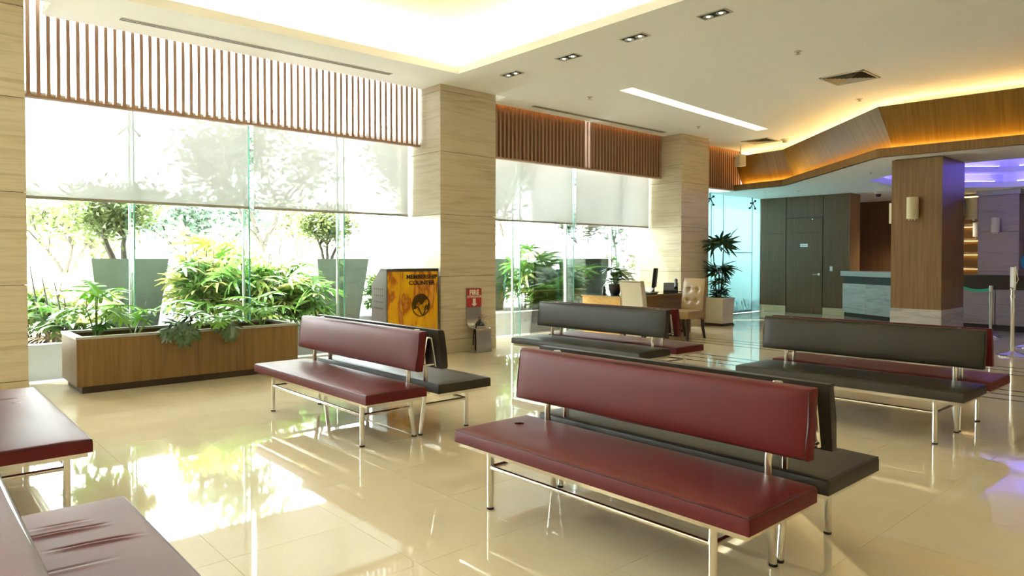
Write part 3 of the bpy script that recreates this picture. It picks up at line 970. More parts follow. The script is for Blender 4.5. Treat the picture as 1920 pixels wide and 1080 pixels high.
# lit display shelf between pier and column
t = thing('display_shelf', 'amber lit wooden display shelves between the wooden column and the stone pier', 'shelf', (19.9, 5.55, 0))
obj('back_panel', B(0.30, 0.34, -0.62, 0.75, 0, 2.9), 'amberglow', t)
for z_ in (1.15, 1.5, 1.85, 2.2):
    s_ = obj('shelf_board', B(-0.12, 0.30, -0.62, 0.75, z_, z_ + 0.05), 'wood', t)
    obj('led_line', B(0.26, 0.28, -0.58, 0.7, z_ - 0.015, z_ - 0.003), 'ledline', s_)
obj('upright', B(-0.12, 0.34, 0.75, 0.79, 0, 2.9), 'wooddark', t)
obj('base_cabinet', B(-0.15, 0.30, -0.62, 0.75, 0, 1.0), 'wooddark', t)
obj('header', B(-0.15, 0.30, -0.62, 0.75, 2.62, 2.9), 'woodlit', t)
obj('led_line', B(-0.17, -0.151, -0.62, 0.75, 2.90, 2.93), 'ledline', t)

# =================================================================== BENCHES
def cushion(x0, x1, y0, y1, z0, z1, bulge=0.012, nx=14, ny=30, creases=()):
    """box cushion with a softly domed top and rounded upper edge; optional creases (x, y, half length, depth)"""
    m = MB()
    vs, fs = [], []
    r = 0.016
    us = [0.0, 0.012, 0.03] + [0.03 + 0.94 * (k + 1) / (nx - 3) for k in range(nx - 4)] + [0.97, 0.988, 1.0]
    ln = (x1 - x0) / (y1 - y0)
    vsn = [0.0, 0.012 * ln, 0.03 * ln] + [0.03 * ln + (1 - 0.06 * ln) * (k + 1) / (ny - 3) for k in range(ny - 4)] + [1 - 0.03 * ln, 1 - 0.012 * ln, 1.0]
    for u in us:
        for v in vsn:
            x, y = x0 + (x1 - x0) * u, y0 + (y1 - y0) * v
            d = min(x - x0, x1 - x, y - y0, y1 - y)
            z = z1 - (r - math.sqrt(max(0, r * r - (r - min(d, r)) ** 2))) * 0.8
            a, b = 2 * u - 1, 2 * v - 1
            z += bulge * (1 - a ** 6) * (1 - b ** 10)
            z += 0.0035 * noise.noise((x * 3.1, y * 2.3, 0.3)) * (1 if d > 0.03 else 0)
            for cx, cy, hl, dep, slope in creases:
                dx, dy = x - cx, y - cy
                al, ac = dx, dy - slope * dx
                if abs(al) < hl:
                    e = 1 - (al / hl) ** 2
                    z += e * dep * (-math.exp(-(ac / 0.010) ** 2) + 0.9 * math.exp(-((ac - 0.022) / 0.016) ** 2))
            vs.append((x, y, z))
    nu, nv = len(us), len(vsn)
    for i in range(nu - 1):
        for j in range(nv - 1):
            fs.append((i * nv + j, (i + 1) * nv + j, (i + 1) * nv + j + 1, i * nv + j + 1))
    per = [i * nv for i in range(nu)] + [(nu - 1) * nv + j for j in range(1, nv)] + [i * nv + nv - 1 for i in range(nu - 2, -1, -1)] + [j for j in range(nv - 2, 0, -1)]
    o = len(vs)
    for p in per:
        vs.append((vs[p][0], vs[p][1], z0))
    n = len(per)
    for k in range(n):
        fs.append((per[k], o + k, o + (k + 1) % n, per[(k + 1) % n]))
    fs.append(tuple(o + k for k in range(n - 1, -1, -1)))
    return m.add(vs, fs)


LB = 1.90


def backrest(s, L=LB):
    """leaning padded slab on side s (-1/+1); returns mesh builder and the front outline"""
    zb, zt = 0.543, 0.846
    th = 0.064
    xb, xt = 0.155, 0.116      # outer face distance from centre at foot and top
    m = MB()
    ny, nz = 26, 10
    def f(u, v):
        z = zb + (zt - zb) * v
        x = xb + (xt - xb) * v
        e = min(u, 1 - u) * L
        ez = min(v, 1 - v) * (zt - zb)
        d = min(e, ez)
        r = 0.020
        dip = (r - math.sqrt(max(0, r * r - (r - min(d, r)) ** 2)))
        bul = 0.014 * (1 - (2 * u - 1) ** 8) * (1 - (2 * v - 1) ** 4)
        return (s * (x + bul - dip * 0.9), -L / 2 + L * u, z)
    us = [0, 0.004, 0.010] + [0.010 + 0.98 * (k + 1) / (ny - 3) for k in range(ny - 4)] + [0.99, 0.996, 1]
    vv = [0, 0.03, 0.06] + [0.06 + 0.88 * (k + 1) / (nz - 3) for k in range(nz - 4)] + [0.94, 0.97, 1]
    vs = [f(u, v) for u in us for v in vv]
    nu, nv = len(us), len(vv)
    fs = []
    for i in range(nu - 1):
        for j in range(nv - 1):
            q = (i * nv + j, (i + 1) * nv + j, (i + 1) * nv + j + 1, i * nv + j + 1)
            fs.append(q if s > 0 else q[::-1])
    per = [i * nv for i in range(nu)] + [(nu - 1) * nv + j for j in range(1, nv)] + [i * nv + nv - 1 for i in range(nu - 2, -1, -1)] + [j for j in range(nv - 2, 0, -1)]
    o = len(vs)
    n = len(per)
    for p in per:
        x, y, z = vs[p]
        v = (z - zb) / (zt - zb)
        vs.append((s * (xb + (xt - xb) * v - th), y, z))
    for k in range(n):
        q = (per[k], o + k, o + (k + 1) % n, per[(k + 1) % n])
        fs.append(q if s > 0 else q[::-1])
    q = tuple(o + k for k in range(n - 1, -1, -1))
    fs.append(q if s > 0 else q[::-1])
    m.add(vs, fs)
    pip = []
    for (u, v) in ((0.006, 0.05), (0.5, 0.015), (0.994, 0.05), (0.997, 0.5), (0.994, 0.95), (0.5, 0.985), (0.006, 0.95), (0.003, 0.5)):
        x, y, z = f(u, v)
        pip.append((s * (xb + (xt - xb) * v - 0.004), y, z))
    return m, pip


def make_bench(name, lab, x, y, rz, L, W, creases=((), ()), cols=('red', 'black')):
    """double sided bench: side -x carries cols[0], side +x carries cols[1]"""
    t = thing(name, lab, 'bench', (x, y, 0), rz, group='double sided lobby benches')
    YL = L / 2 - 0.21
    for s, c, cr in ((-1, cols[0], creases[0]), (1, cols[1], creases[1])):
        a, b = (0.055, W) if s > 0 else (-W, -0.055)
        fine = bool(cr)
        se = obj('seat', cushion(a, b, -L / 2, L / 2, 0.352, 0.424, nx=44 if fine else 14, ny=420 if fine else 30, creases=cr), c, t, True)
        e, zz = 0.004, 0.417
        obj('piping', MB().tube([(a + e, -L / 2 + e, zz), (b - e, -L / 2 + e, zz), (b - e, L / 2 - e, zz), (a + e, L / 2 - e, zz)], 0.0042, 6, closed=True), c + 'pipe', se, True)
        ia, ib = (0.085, W - 0.02) if s > 0 else (-W + 0.02, -0.085)
        fr = MB().box(ia, ib, -L / 2 + 0.02, -L / 2 + 0.05, 0.325, 0.352).box(ia, ib, L / 2 - 0.05, L / 2 - 0.02, 0.325, 0.352)
        fr.box(ia, ia + 0.03, -L / 2 + 0.05, L / 2 - 0.05, 0.325, 0.352).box(ib - 0.03, ib, -L / 2 + 0.05, L / 2 - 0.05, 0.325, 0.352)
        obj('seat_frame', fr, 'chrome', t)
        xl = s * (W - 0.09)
        for q in (-1, 1):
            yl = q * YL
            lg = obj('leg', MB().tube([(xl, yl, 0.012), (xl, yl, 0.33)], 0.019, 14), 'chrome', t, True)
            obj('foot', MB().tube([(xl, yl, 0), (xl, yl, 0.012)], 0.0195, 14), 'rubber', lg, True)
            ml = obj('post', MB().tube([(s * 0.030, yl + s * 0.0, 0.012), (s * 0.078, yl, 0.36), (s * 0.082, yl, 0.50), (s * 0.05, yl, 0.78), (s * 0.018, yl, 0.815)], 0.018, 12), 'chrome', t, True)
            obj('foot', MB().tube([(s * 0.030, yl, 0), (s * 0.030, yl, 0.012)], 0.0195, 12), 'rubber', ml, True)
            obj('side_rail', MB().tube([(s * 0.065, yl, 0.235), (xl, yl, 0.235)], 0.013, 10), 'chrome', t, True)
        obj('front_rail', MB().tube([(xl, -YL, 0.235), (xl, YL, 0.235)], 0.013, 10), 'chrome', t, True)
        m, pip = backrest(s, L)
        br = obj('backrest', m, c, t, True)
        obj('piping', MB().tube(pip, 0.005, 6, closed=True), c + 'pipe', br, True)
    for q in (-1, 1):
        yy = q * (L / 2 - 0.05)
        obj('back_frame', MB().tube([(-0.066, yy, 0.56), (-0.020, yy, 0.79), (0.020, yy, 0.79), (0.066, yy, 0.56)], 0.011, 8).tube([(-0.064, yy, 0.58), (0.064, yy, 0.58)], 0.009, 8), 'chrome', t, True)
    for q in (-1, 1):
        obj('top_cap', MB().lathe([(0.0, 0.008), (0.02, 0.006), (0.024, 0.0), (0.024, -0.02)], 14, (0, q * YL, 0.836)), 'steel', t, True)
    return t


fore = make_bench('lobby_bench', 'double sided bench in the foreground centre, red leather side toward us', 3.005, 2.25, 0, 1.83, 0.62)
obj('seat_tear', MB().tube([(-0.305, 0.755, 0.4365), (-0.285, 0.73, 0.4375), (-0.262, 0.722, 0.4365)], [0.002, 0.006, 0.002], 6), 'redpipe', fore)
make_bench('lobby_bench', 'double sided bench by the planter box, red side toward us and dark side behind', 3.075, 5.38, 0, 2.04, 0.58)
make_bench('lobby_bench', 'double sided bench at the right by the belt posts, dark brown side toward us', 6.39, 2.46, pi, 1.82, 0.63)
make_bench('lobby_bench', 'double sided bench in front of the desk, dark brown side toward us', 6.31, 5.43, pi, 1.98, 0.59)
make_bench('lobby_bench', 'red leather bench at the left edge below the left column, backrest out of view', 0.195, 5.33, pi, 2.05, 0.60, (((-0.38, -0.52, 0.10, 0.006, 0.05), (-0.40, -0.34, 0.03, 0.004, 0.0)), ()))
make_bench('lobby_bench', 'red leather bench in the bottom left corner with deep wrinkles across its seat', 0.08, 2.27, pi, 1.85, 0.62,
           (((-0.34, -0.60, 0.17, 0.008, -0.10), (-0.42, -0.42, 0.15, 0.007, -0.12), (-0.36, -0.68, 0.10, 0.004, -0.08), (-0.30, -0.25, 0.16, 0.003, -0.1)), ()))

# =================================================================== PLANTER BOX WITH PHILODENDRONS
t = thing('planter_box', 'long wooden planter box with a steel rim in front of the big window', 'planter', (2.58, 8.70, 0))
hx, y0, y1 = 1.19, -0.44, 0.40
for k in range(4):
    a, b = -hx + k * hx / 2, -hx + (k + 1) * hx / 2
    obj('front_panel', B(a + 0.0008, b - 0.0008, y0, y0 + 0.02, 0.075, 0.565), 'planterwood', t)
obj('side_panel', B(-hx, -hx + 0.02, y0 + 0.021, y1, 0.075, 0.565), 'planterwood', t)
obj('side_panel', B(hx - 0.02, hx, y0 + 0.021, y1, 0.075, 0.565), 'planterwood', t)
obj('back_panel', B(-hx + 0.021, hx - 0.021, y1 - 0.02, y1, 0.075, 0.565), 'planterwood', t)
obj('kick', B(-hx + 0.05, hx - 0.05, y0 + 0.03, y1 - 0.03, 0, 0.075), 'kick', t)
rim = MB().box(-hx - 0.008, hx + 0.008, y0 - 0.008, y0 + 0.06, 0.566, 0.592).box(-hx - 0.008, hx + 0.008, y1 - 0.06, y1 + 0.008, 0.566, 0.592)
rim.box(-hx - 0.008, -hx + 0.06, y0 + 0.06, y1 - 0.06, 0.566, 0.592).box(hx - 0.06, hx + 0.008, y0 + 0.06, y1 - 0.06, 0.566, 0.592)
obj('rim', rim, 'steel', t)
obj('soil', B(-hx + 0.03, hx - 0.03, y0 + 0.03, y1 - 0.03, 0.49, 0.52), 'soil', t)


def lobed_leaf(nl=6, seed=0):
    """deeply cut philodendron blade, base at origin, pointing +y, length about 1"""
    rnd = random.Random(seed)
    m = MB()
    def droop(x, y):
        return -0.22 * y * y - 0.16 * x * x + 0.05 * sin(3 * y)
    pts = [0.0, 0.2, 0.4, 0.6, 0.8, 1.0]
    # blade spine
    sp_ = []
    for k in range(nl + 1):
        v = k / nl
        w_ = 0.13 * (1 - v) ** 0.7 + 0.025
        y = v * 0.82
        sp_.append((w_, y))
    vs, fs = [], []
    for w_, y in sp_:
        vs += [(-w_, y, droop(w_, y) + 0.02), (0, y, droop(0, y) - 0.01), (w_, y, droop(w_, y) + 0.02)]
    for k in range(nl):
        a = 3 * k
        fs += [(a, a + 1, a + 4, a + 3), (a + 1, a + 2, a + 5, a + 4)]
    m.add(vs, fs)
    for s in (-1, 1):
        for k in range(nl):
            v = (k + 0.4) / nl
            w_ = 0.13 * (1 - v) ** 0.7 + 0.02
            y = v * 0.82
            ang = radians(150 - 125 * v) if v < 0.25 else radians(100 - 72 * v)
            ln = (0.34 + 0.22 * sin(pi * min(1, v * 1.15 + 0.15))) * rnd.uniform(0.9, 1.1)
            dx, dy = sin(ang) * s, cos(ang)
            px, py = cos(ang) * s * -1, sin(ang)
            hw = 0.052
            seq = [(0, hw * 0.9), (0.55, hw * 1.15), (0.85, hw * 0.8), (1.0, 0.0)]
            vv = []
            for q, h_ in seq:
                for sg in (-1, 1):
                    x_ = s * w_ * 0.6 + dx * ln * q + (-dy) * h_ * sg * s
                    y_ = y + dy * ln * q + dx * h_ * sg * s
                    vv.append((x_, y_, droop(x_, y_) - 0.10 * q * q * ln))
            m.add(vv, [(0, 1, 3, 2), (2, 3, 5, 4), (4, 5, 7, 6)])
    # tip lobe
    m.add([(-0.045, 0.80, droop(0, .8)), (0.045, 0.80, droop(0, .8)), (0.035, 0.98, droop(0, .98)), (0, 1.08, droop(0, 1.08)), (-0.035, 0.98, droop(0, .98))], [(0, 1, 2, 3, 4)])
    return m


philo_me = [lobed_leaf(6, 3).mesh('leaf', M['philo']), lobed_leaf(7, 5).mesh('leaf', M['philodark'])]


def leaf_on(parent, me, pos, yaw, pitch, size, roll=0.0, name='leaf'):
    return link(name, me, parent, pos, (pitch, roll, yaw), (size, size, size))


def philodendron(x, y, lab, leaves):
    """leaves: (dx, dy, z, yaw, pitch, size, dark)"""
    t = thing('philodendron', lab, 'plant', (x, y, 0.52), group='philodendrons in the planter box')
    for dx, dy, z, yaw, pitch, size, dark in leaves:
        zz = z - 0.52
        bx, by = dx * 0.25, dy * 0.25
        mid = (bx * 0.6 + dx * 0.35, by * 0.6 + dy * 0.35, zz * 0.6)
        st = obj('stalk', MB().tube([(bx * 0.3, by * 0.3, -0.01), mid, (dx, dy, zz)], [0.009, 0.007, 0.005], 6), 'stem', t, True)
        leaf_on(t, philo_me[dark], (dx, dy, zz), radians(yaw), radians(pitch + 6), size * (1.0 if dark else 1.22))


# yaw 0 => leaf points +y (toward glass); -90 => +x; 180 => toward us
philodendron(1.62, 8.55, 'tall bright green philodendron at the left end of the planter box',
             [(0.03, 0.05, 1.00, -60, 12, 0.34, 0), (0.0, 0.0, 1.00, 110, 12, 0.36, 0), (0.02, 0.0, 1.02, 20, 30, 0.3, 0), (-0.10, -0.02, 0.88, 120, -12, 0.34, 0),
              (0.10, -0.05, 0.86, 200, -20, 0.30, 0), (0.20, 0.06, 0.88, -80, -10, 0.30, 0), (0.12, 0.10, 0.72, 150, -15, 0.26, 1)])
philodendron(1.98, 8.55, 'philodendron with crossed arching stalks left of the middle of the planter box',
             [(0.32, -0.02, 0.86, -75, 8, 0.36, 0), (-0.10, 0.02, 0.88, 60, -5, 0.30, 0), (0.26, 0.05, 0.80, 30, 0, 0.26, 0), (0.10, 0.12, 0.70, 10, 20, 0.22, 0)])
philodendron(2.32, 8.42, 'glossy dark philodendron hanging over the planter front, left of the two',
             [(0.05, -0.20, 0.70, 180, -48, 0.32, 1), (0.0, -0.17, 0.68, 140, -40, 0.26, 1), (0.10, -0.18, 0.68, -140, -40, 0.26, 1), (0.12, -0.10, 0.74, -100, -10, 0.26, 1)])
philodendron(2.58, 8.55, 'pale reflective philodendron between the two hanging dark ones',
             [(0.0, 0.0, 0.74, -60, 5, 0.28, 1), (-0.05, 0.0, 0.74, 60, 5, 0.26, 1), (0.05, 0.1, 0.78, 0, 10, 0.26, 0)])
philodendron(2.83, 8.42, 'glossy philodendron hanging over the planter front, right of the two',
             [(0.03, -0.20, 0.70, 180, -46, 0.30, 1), (0.0, -0.12, 0.74, 160, -20, 0.24, 0), (-0.06, -0.12, 0.74, 120, -15, 0.26, 0), (0.10, -0.12, 0.72, -110, -15, 0.26, 0)])
philodendron(3.12, 8.60, 'bright green philodendron just right of the hanging ones',
             [(0.10, 0.0, 0.78, -70, 15, 0.32, 0), (0.10, 0.0, 0.78, 70, 10, 0.32, 0), (0.0, 0.05, 0.70, 0, 10, 0.24, 0)])
philodendron(3.45, 8.62, 'bright green philodendron at the right end of the planter box',
             [(0.05, 0.05, 0.92, -70, 10, 0.30, 0), (-0.05, 0.05, 0.88, 70, 8, 0.30, 0), (0.0, 0.0, 0.80, 170, -10, 0.28, 0), (0.18, 0.05, 0.78, -100, -5, 0.28, 0)])

# =================================================================== GARDEN
gr = obj('ground_outside', B(-40, 60, YG + 0.04, 90, -0.25, -0.02), 'paving')
tag(gr, 'pale paved ground outside the windows', 'ground', kind='structure')
bed = obj('garden_bed', B(-6, 13.4, YG + 0.47, 11.75, -0.02, 0.36), 'soil')
tag(bed, 'raised bed of dark soil behind the low garden wall', 'ground', kind='structure')


def square_pot(x, y, lab, wt=0.96, wb=0.70, z0=0.34, z1=1.40):
    t = thing('garden_pot', lab, 'pot', (x, y, z0), group='large tapered garden pots')
    H_ = z1 - z0
    vs, fs = [], []
    loops = [(wb / 2, 0), (wt / 2, H_), (wt / 2 - 0.05, H_), (wt / 2 - 0.08, H_ - 0.10)]
    for r, z in loops:
        vs += [(-r, -r, z), (r, -r, z), (r, r, z), (-r, r, z)]
    for k in range(3):
        for i in range(4):
            fs.append((4 * k + i, 4 * k + (i + 1) % 4, 4 * k + 4 + (i + 1) % 4, 4 * k + 4 + i))
    obj('body', MB().add(vs, fs + [(3, 2, 1, 0)]), 'potgreen', t)
    r = wt / 2 - 0.075
    obj('soil', B(-r, r, -r, r, H_ - 0.10, H_ - 0.07), 'soil', t)
    return t


square_pot(2.44, 11.07, 'large tapered green grey garden pot seen behind the left glass joint')
square_pot(5.66, 11.07, 'large tapered green grey garden pot seen left of the kiosk', )
square_pot(12.15, 11.05, 'large tapered garden pot seen behind the red anthurium', wt=0.88, wb=0.62)
square_pot(9.05, 11.08, 'large tapered garden pot seen just right of the fire extinguisher column', wt=0.86, wb=0.62)


def fan_leaf(n=8, spread=200, seed=0, width=0.075, droopk=0.55):
    """palmate rhapis leaf: leaflets radiate from the origin, overall pointing +y, leaflet length about 1"""
    rnd = random.Random(seed)
    m = MB()
    for k in range(n):
        a = radians(-spread / 2 + spread * k / (n - 1) + rnd.uniform(-5, 5))
        ln = rnd.uniform(0.82, 1.05) * (1 - 0.18 * abs(2 * k / (n - 1) - 1))
        d = Vector((sin(a), cos(a), 0))
        p = Vector((cos(a), -sin(a), 0))
        dr = droopk * rnd.uniform(0.6, 1.3)
        vs = []
        for q, h_ in ((0.02, 0.25), (0.35, 1.0), (0.72, 0.85), (1.0, 0.22)):
            c = d * (ln * q) + Vector((0, 0, 0.18 * q - dr * q * q))
            vs += [c - p * width * h_, c + p * width * h_]
        m.add([tuple(v) for v in vs], [(0, 2, 3, 1), (2, 4, 5, 3), (4, 6, 7, 5)])
    return m


fans = {}
for key in ('palm', 'palmyellow', 'palmdark'):
    fans[key] = [fan_leaf(8, 200, 1).mesh('leaf', M[key]), fan_leaf(9, 230, 2, 0.068, 0.7).mesh('leaf', M[key]), fan_leaf(7, 170, 3, 0.085, 0.45).mesh('leaf', M[key])]
rp = random.Random(21)


def rhapis(x, y, z0, lab, top, spread, n, yellow=0.15, size=0.30, group='fan palms in the garden bed', name='fan_palm', key='palm', cat='plant', canes=5, low=0.25):
    t = thing(name, lab, cat, (x, y, z0), group=group)
    tops = []
    for c in range(canes):
        a = 2 * pi * c / canes + rp.uniform(-0.4, 0.4)
        r = spread * rp.uniform(0.25, 0.7)
        hgt = (top - z0) * rp.uniform(0.7, 0.98)
        tops.append((r * cos(a), r * sin(a), hgt))
        obj('cane', MB().tube([(r * cos(a) * 0.3, r * sin(a) * 0.3, 0), (r * cos(a) * 0.8, r * sin(a) * 0.8, hgt * 0.55), (r * cos(a), r * sin(a), hgt)], [0.013, 0.011, 0.008], 6), 'cane', t)
    for k in range(n):
        tx_, ty_, th = tops[k % canes]
        f_ = low + (1 - low) * ((k // canes) + rp.random()) / max(1, math.ceil(n / canes))
        f_ = min(1, f_)
        z = th * f_
        a = rp.uniform(0, 2 * pi)
        r = spread * rp.uniform(0.1, 0.75)
        px, py = tx_ * f_ + r * cos(a), ty_ * f_ + r * sin(a)
        yl = 'palmyellow' if (key == 'palm' and rp.random() < yellow + 0.45 * max(0, f_ - 0.75) / 0.25 * (yellow > 0)) else key  # more yellow leaves toward the top, painting in the sun
        s_ = size * rp.uniform(0.85, 1.25)
        yaw = a - pi / 2
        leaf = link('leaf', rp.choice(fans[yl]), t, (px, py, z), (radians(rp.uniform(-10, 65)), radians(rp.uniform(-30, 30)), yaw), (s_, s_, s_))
        if rp.random() < 0.6:
            obj('petiole', MB().tube([(tx_ * f_ * 0.9, ty_ * f_ * 0.9, max(0, z - 0.14)), (px, py, z)], 0.005, 5), 'stem', t)
    return t


Z0 = 0.36
rhapis(3.35, 10.35, Z0, 'fan palm clump right of the left garden pot', 1.62, 0.55, 71, 0.25, 0.33)
rhapis(3.95, 10.15, Z0, 'fan palm clump left of the middle glass joint', 1.50, 0.55, 71, 0.18, 0.32)
rhapis(4.45, 10.55, Z0, 'fan palm clump behind the right end of the planter box', 1.55, 0.55, 67, 0.2, 0.32)
rhapis(4.75, 10.1, Z0, 'low fan palm clump left of the right garden pot', 1.22, 0.45, 54, 0.1, 0.28)
rhapis(3.6, 11.1, Z0, 'tall fan palm with sunlit yellow leaves rising behind the other palms', 1.95, 0.6, 50, 0.9, 0.38)
rhapis(4.1, 9.98, Z0, 'low fan palm right behind the garden wall near the planter', 0.95, 0.5, 42, 0.05, 0.28)
rhapis(6.62, 11.0, Z0, 'fan palm clump seen between the right pot and the kiosk', 1.30, 0.4, 42, 0.1, 0.28)
rhapis(1.35, 10.6, Z0, 'yellow green fan palm at the left edge of the window', 1.18, 0.45, 46, 0.6, 0.26)
rhapis(1.75, 10.25, Z0, 'low green fan palm in front of the left garden pot', 0.98, 0.42, 40, 0.15, 0.26)
rhapis(1.15, 10.9, Z0, 'pale yellow fan palm half hidden by the left column', 1.25, 0.45, 36, 0.7, 0.28)
rhapis(9.75, 10.6, Z0, 'tall fan palm clump in the far window, left one', 1.72, 0.6, 71, 0.1, 0.36)
rhapis(10.45, 10.35, Z0, 'fan palm clump in the far window, right of the tallest one', 1.45, 0.55, 71, 0.03, 0.34)
rhapis(9.95, 10.0, Z0, 'low fan palm right behind the garden wall in the far window', 1.05, 0.55, 54, 0.0, 0.32)
rhapis(10.95, 10.6, Z0, 'fan palm beside the garden pot behind the desk', 1.25, 0.5, 46, 0.0, 0.32)
rhapis(13.1, 10.7, Z0, 'thin fan palm behind the cream chair', 1.75, 0.35, 25, 0.2, 0.3, canes=3)


def blade(nseg=5, w=0.06, curl=0.5):
    m = MB()
    vs = []
    for k in range(nseg + 1):
        q = k / nseg
        h_ = w * (0.6 + 0.9 * q) * (1 - q ** 3) + 0.002
        y, z = q * 0.9, 0.65 * q - curl * q * q
        vs += [(-h_, y, z + 0.3 * h_), (0, y, z), (h_, y, z + 0.3 * h_)]
    fs = []
    for k in range(nseg):
        a = 3 * k
        fs += [(a, a + 1, a + 4, a + 3), (a + 1, a + 2, a + 5, a + 4)]
    return m.add(vs, fs)


blade_me = {'agave': blade(5, 0.07, 0.55).mesh('leaf', M['agave']), 'dry': blade(5, 0.025, 0.7).mesh('leaf', M['dry']), 'palmyellow': blade(5, 0.05, 0.3).mesh('leaf', M['palmyellow'])}


def rosette(x, y, z, lab, n, size, key, name, cat='plant', up=0.0, group=None):
    t = thing(name, lab, cat, (x, y, z), group=group)
    obj('crown', MB().lathe([(0.03, -0.02), (0.035, 0.02), (0.012, 0.05)], 10), 'stem' if key != 'dry' else 'dry', t)
    for k in range(n):
        a = k * 2.399 + rp.uniform(-0.2, 0.2)
        s_ = size * rp.uniform(0.75, 1.1)
        link('leaf', blade_me[key], t, (0, 0, 0.02), (radians(rp.uniform(-10, 25) + up), 0, a), (s_, s_, s_))


rosette(1.62, 9.98, Z0 + 0.14, 'big fleshy leaved rosette plant left of the planter box', 20, 0.52, 'agave', 'fleshy_rosette')
rosette(1.40, 10.1, Z0 + 0.22, 'smaller fleshy rosette plant beside the left column', 16, 0.42, 'agave', 'fleshy_rosette')
rosette(1.95, 10.05, Z0 + 0.10, 'fleshy rosette plant behind the left end of the planter', 18, 0.46, 'agave', 'fleshy_rosette')
rosette(1.42, 10.05, Z0 + 0.0, 'dry straw coloured plant at the foot of the left column', 44, 0.44, 'dry', 'dry_plant')
rosette(1.70, 10.02, Z0 + 0.0, 'dry straw coloured plant left of the planter box', 40, 0.40, 'dry', 'dry_plant')
rosette(1.9, 10.7, Z0 + 0.45, 'yellow spiky plant in front of the left garden pot', 16, 0.30, 'palmyellow', 'spiky_plant', up=20)
for k, (x, h_) in enumerate(((1.30, 0.95), (1.42, 0.82), (1.55, 0.74))):
    o = obj('garden_stake', MB().tube([(0.03, 0, 0), (0, 0, h_ * 0.5), (-0.06, 0.02, h_)], [0.014, 0.012, 0.006], 6), 'darkcane', None, loc=(x, 10.2, Z0))
    tag(o, ('dark thin stake nearest the left column', 'dark thin stake, middle of the three by the left column', 'dark thin stake farthest from the left column')[k], 'stake', 'dark stakes in the garden bed')

# ---------------------------------------------------------------- trees
def tree(x, y, z, lab, h_, crown, n_leaf, seed, mat='treeleaf', leafsize=0.06, trunks=1, lean=0.0, base=0.25, trunk_r=0.05, group='trees outside the windows'):
    rnd = random.Random(seed)
    t = thing('tree', lab, 'tree', (x, y, z), group=group)
    tips = []
    tm = MB()
    def grow(p, d, ln, r, depth):
        pts = [p]
        q = p.copy()
        for k in range(3):
            d2 = (d + Vector((rnd.uniform(-.18, .18), rnd.uniform(-.18, .18), rnd.uniform(-.05, .15)))).normalized()
            q = q + d2 * ln / 3
            pts.append(q.copy())
            if depth <= 3:
                tips.append(q.copy())
        tm.tube(pts, [r, r * 0.9, r * 0.8, r * 0.65], 6 if depth > 2 else 4, caps=False)
        if depth == 0:
            return
        for k in range(3 if depth > 1 else 2):
            a = rnd.uniform(0, 2 * pi)
            sp = rnd.uniform(0.35, 0.8)
            nd = (d + Vector((cos(a) * sp * crown, sin(a) * sp * crown, rnd.uniform(-0.1, 0.35)))).normalized()
            grow(q, nd, ln * rnd.uniform(0.62, 0.8), r * 0.62, depth - 1)
    for k in range(trunks):
        a = 2 * pi * k / trunks
        sp = 0.28 if trunks > 1 else 0.0
        grow(Vector((0.06 * cos(a) * (trunks > 1), 0.06 * sin(a) * (trunks > 1), 0)), Vector((lean + sp * cos(a), sp * sin(a), 1)).normalized(), h_ * base, trunk_r, 4)
    obj('trunk', tm, 'bark', t, True)
    fm = MB()
    for k in range(n_leaf):
        c = rnd.choice(tips) + Vector((rnd.gauss(0, .10), rnd.gauss(0, .10), rnd.gauss(0, .09))) * h_ / 2.2
        u = Vector((rnd.uniform(-1, 1), rnd.uniform(-1, 1), rnd.uniform(-.6, .6))).normalized()
        v = u.orthogonal().normalized()
        v = (v * cos(k) + u.cross(v) * sin(k))
        s_ = leafsize * rnd.uniform(0.7, 1.3)
        fm.add([tuple(c - u * s_), tuple(c + v * s_ * 0.36), tuple(c + u * s_), tuple(c - v * s_ * 0.36)], [(0, 1, 2, 3)])
    fo = obj('foliage', fm, mat, t)
    fo['kind'] = 'stuff'
    return t


tree(2.40, 11.07, 1.33, 'leafy small tree growing from the left garden pot', 2.6, 1.7, 5200, 4, leafsize=0.05, trunks=2, lean=-0.25, base=0.15, trunk_r=0.045)
tree(5.60, 11.07, 1.33, 'leafy small tree growing from the right garden pot', 2.3, 1.55, 5200, 9, leafsize=0.046, trunks=3, base=0.14, trunk_r=0.035)
tree(12.1, 11.05, 1.33, 'thin airy tree growing from the garden pot in the far window', 2.1, 0.9, 1500, 14, leafsize=0.05, trunks=2, base=0.2, trunk_r=0.025)
tree(9.0, 11.08, 1.33, 'small tree growing from the pot next to the fire extinguisher column', 2.4, 0.8, 1200, 17, leafsize=0.055, trunks=2, base=0.27, trunk_r=0.03)
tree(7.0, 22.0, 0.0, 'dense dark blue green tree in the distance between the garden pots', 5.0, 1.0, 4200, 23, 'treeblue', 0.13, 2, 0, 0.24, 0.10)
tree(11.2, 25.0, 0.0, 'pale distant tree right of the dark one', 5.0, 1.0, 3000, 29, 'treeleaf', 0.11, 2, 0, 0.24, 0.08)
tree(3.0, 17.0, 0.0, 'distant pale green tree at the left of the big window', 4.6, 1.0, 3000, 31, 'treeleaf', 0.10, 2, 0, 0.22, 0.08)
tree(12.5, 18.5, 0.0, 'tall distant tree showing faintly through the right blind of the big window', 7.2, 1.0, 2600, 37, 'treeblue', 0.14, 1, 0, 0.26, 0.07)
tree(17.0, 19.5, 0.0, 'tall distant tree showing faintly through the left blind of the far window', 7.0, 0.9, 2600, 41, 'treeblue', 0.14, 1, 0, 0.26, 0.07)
tree(6.4, 15.5, 0.0, 'broad tree showing faintly through the left blind of the big window', 6.2, 1.0, 2000, 43, 'treeblue', 0.12, 1, 0, 0.26, 0.10)
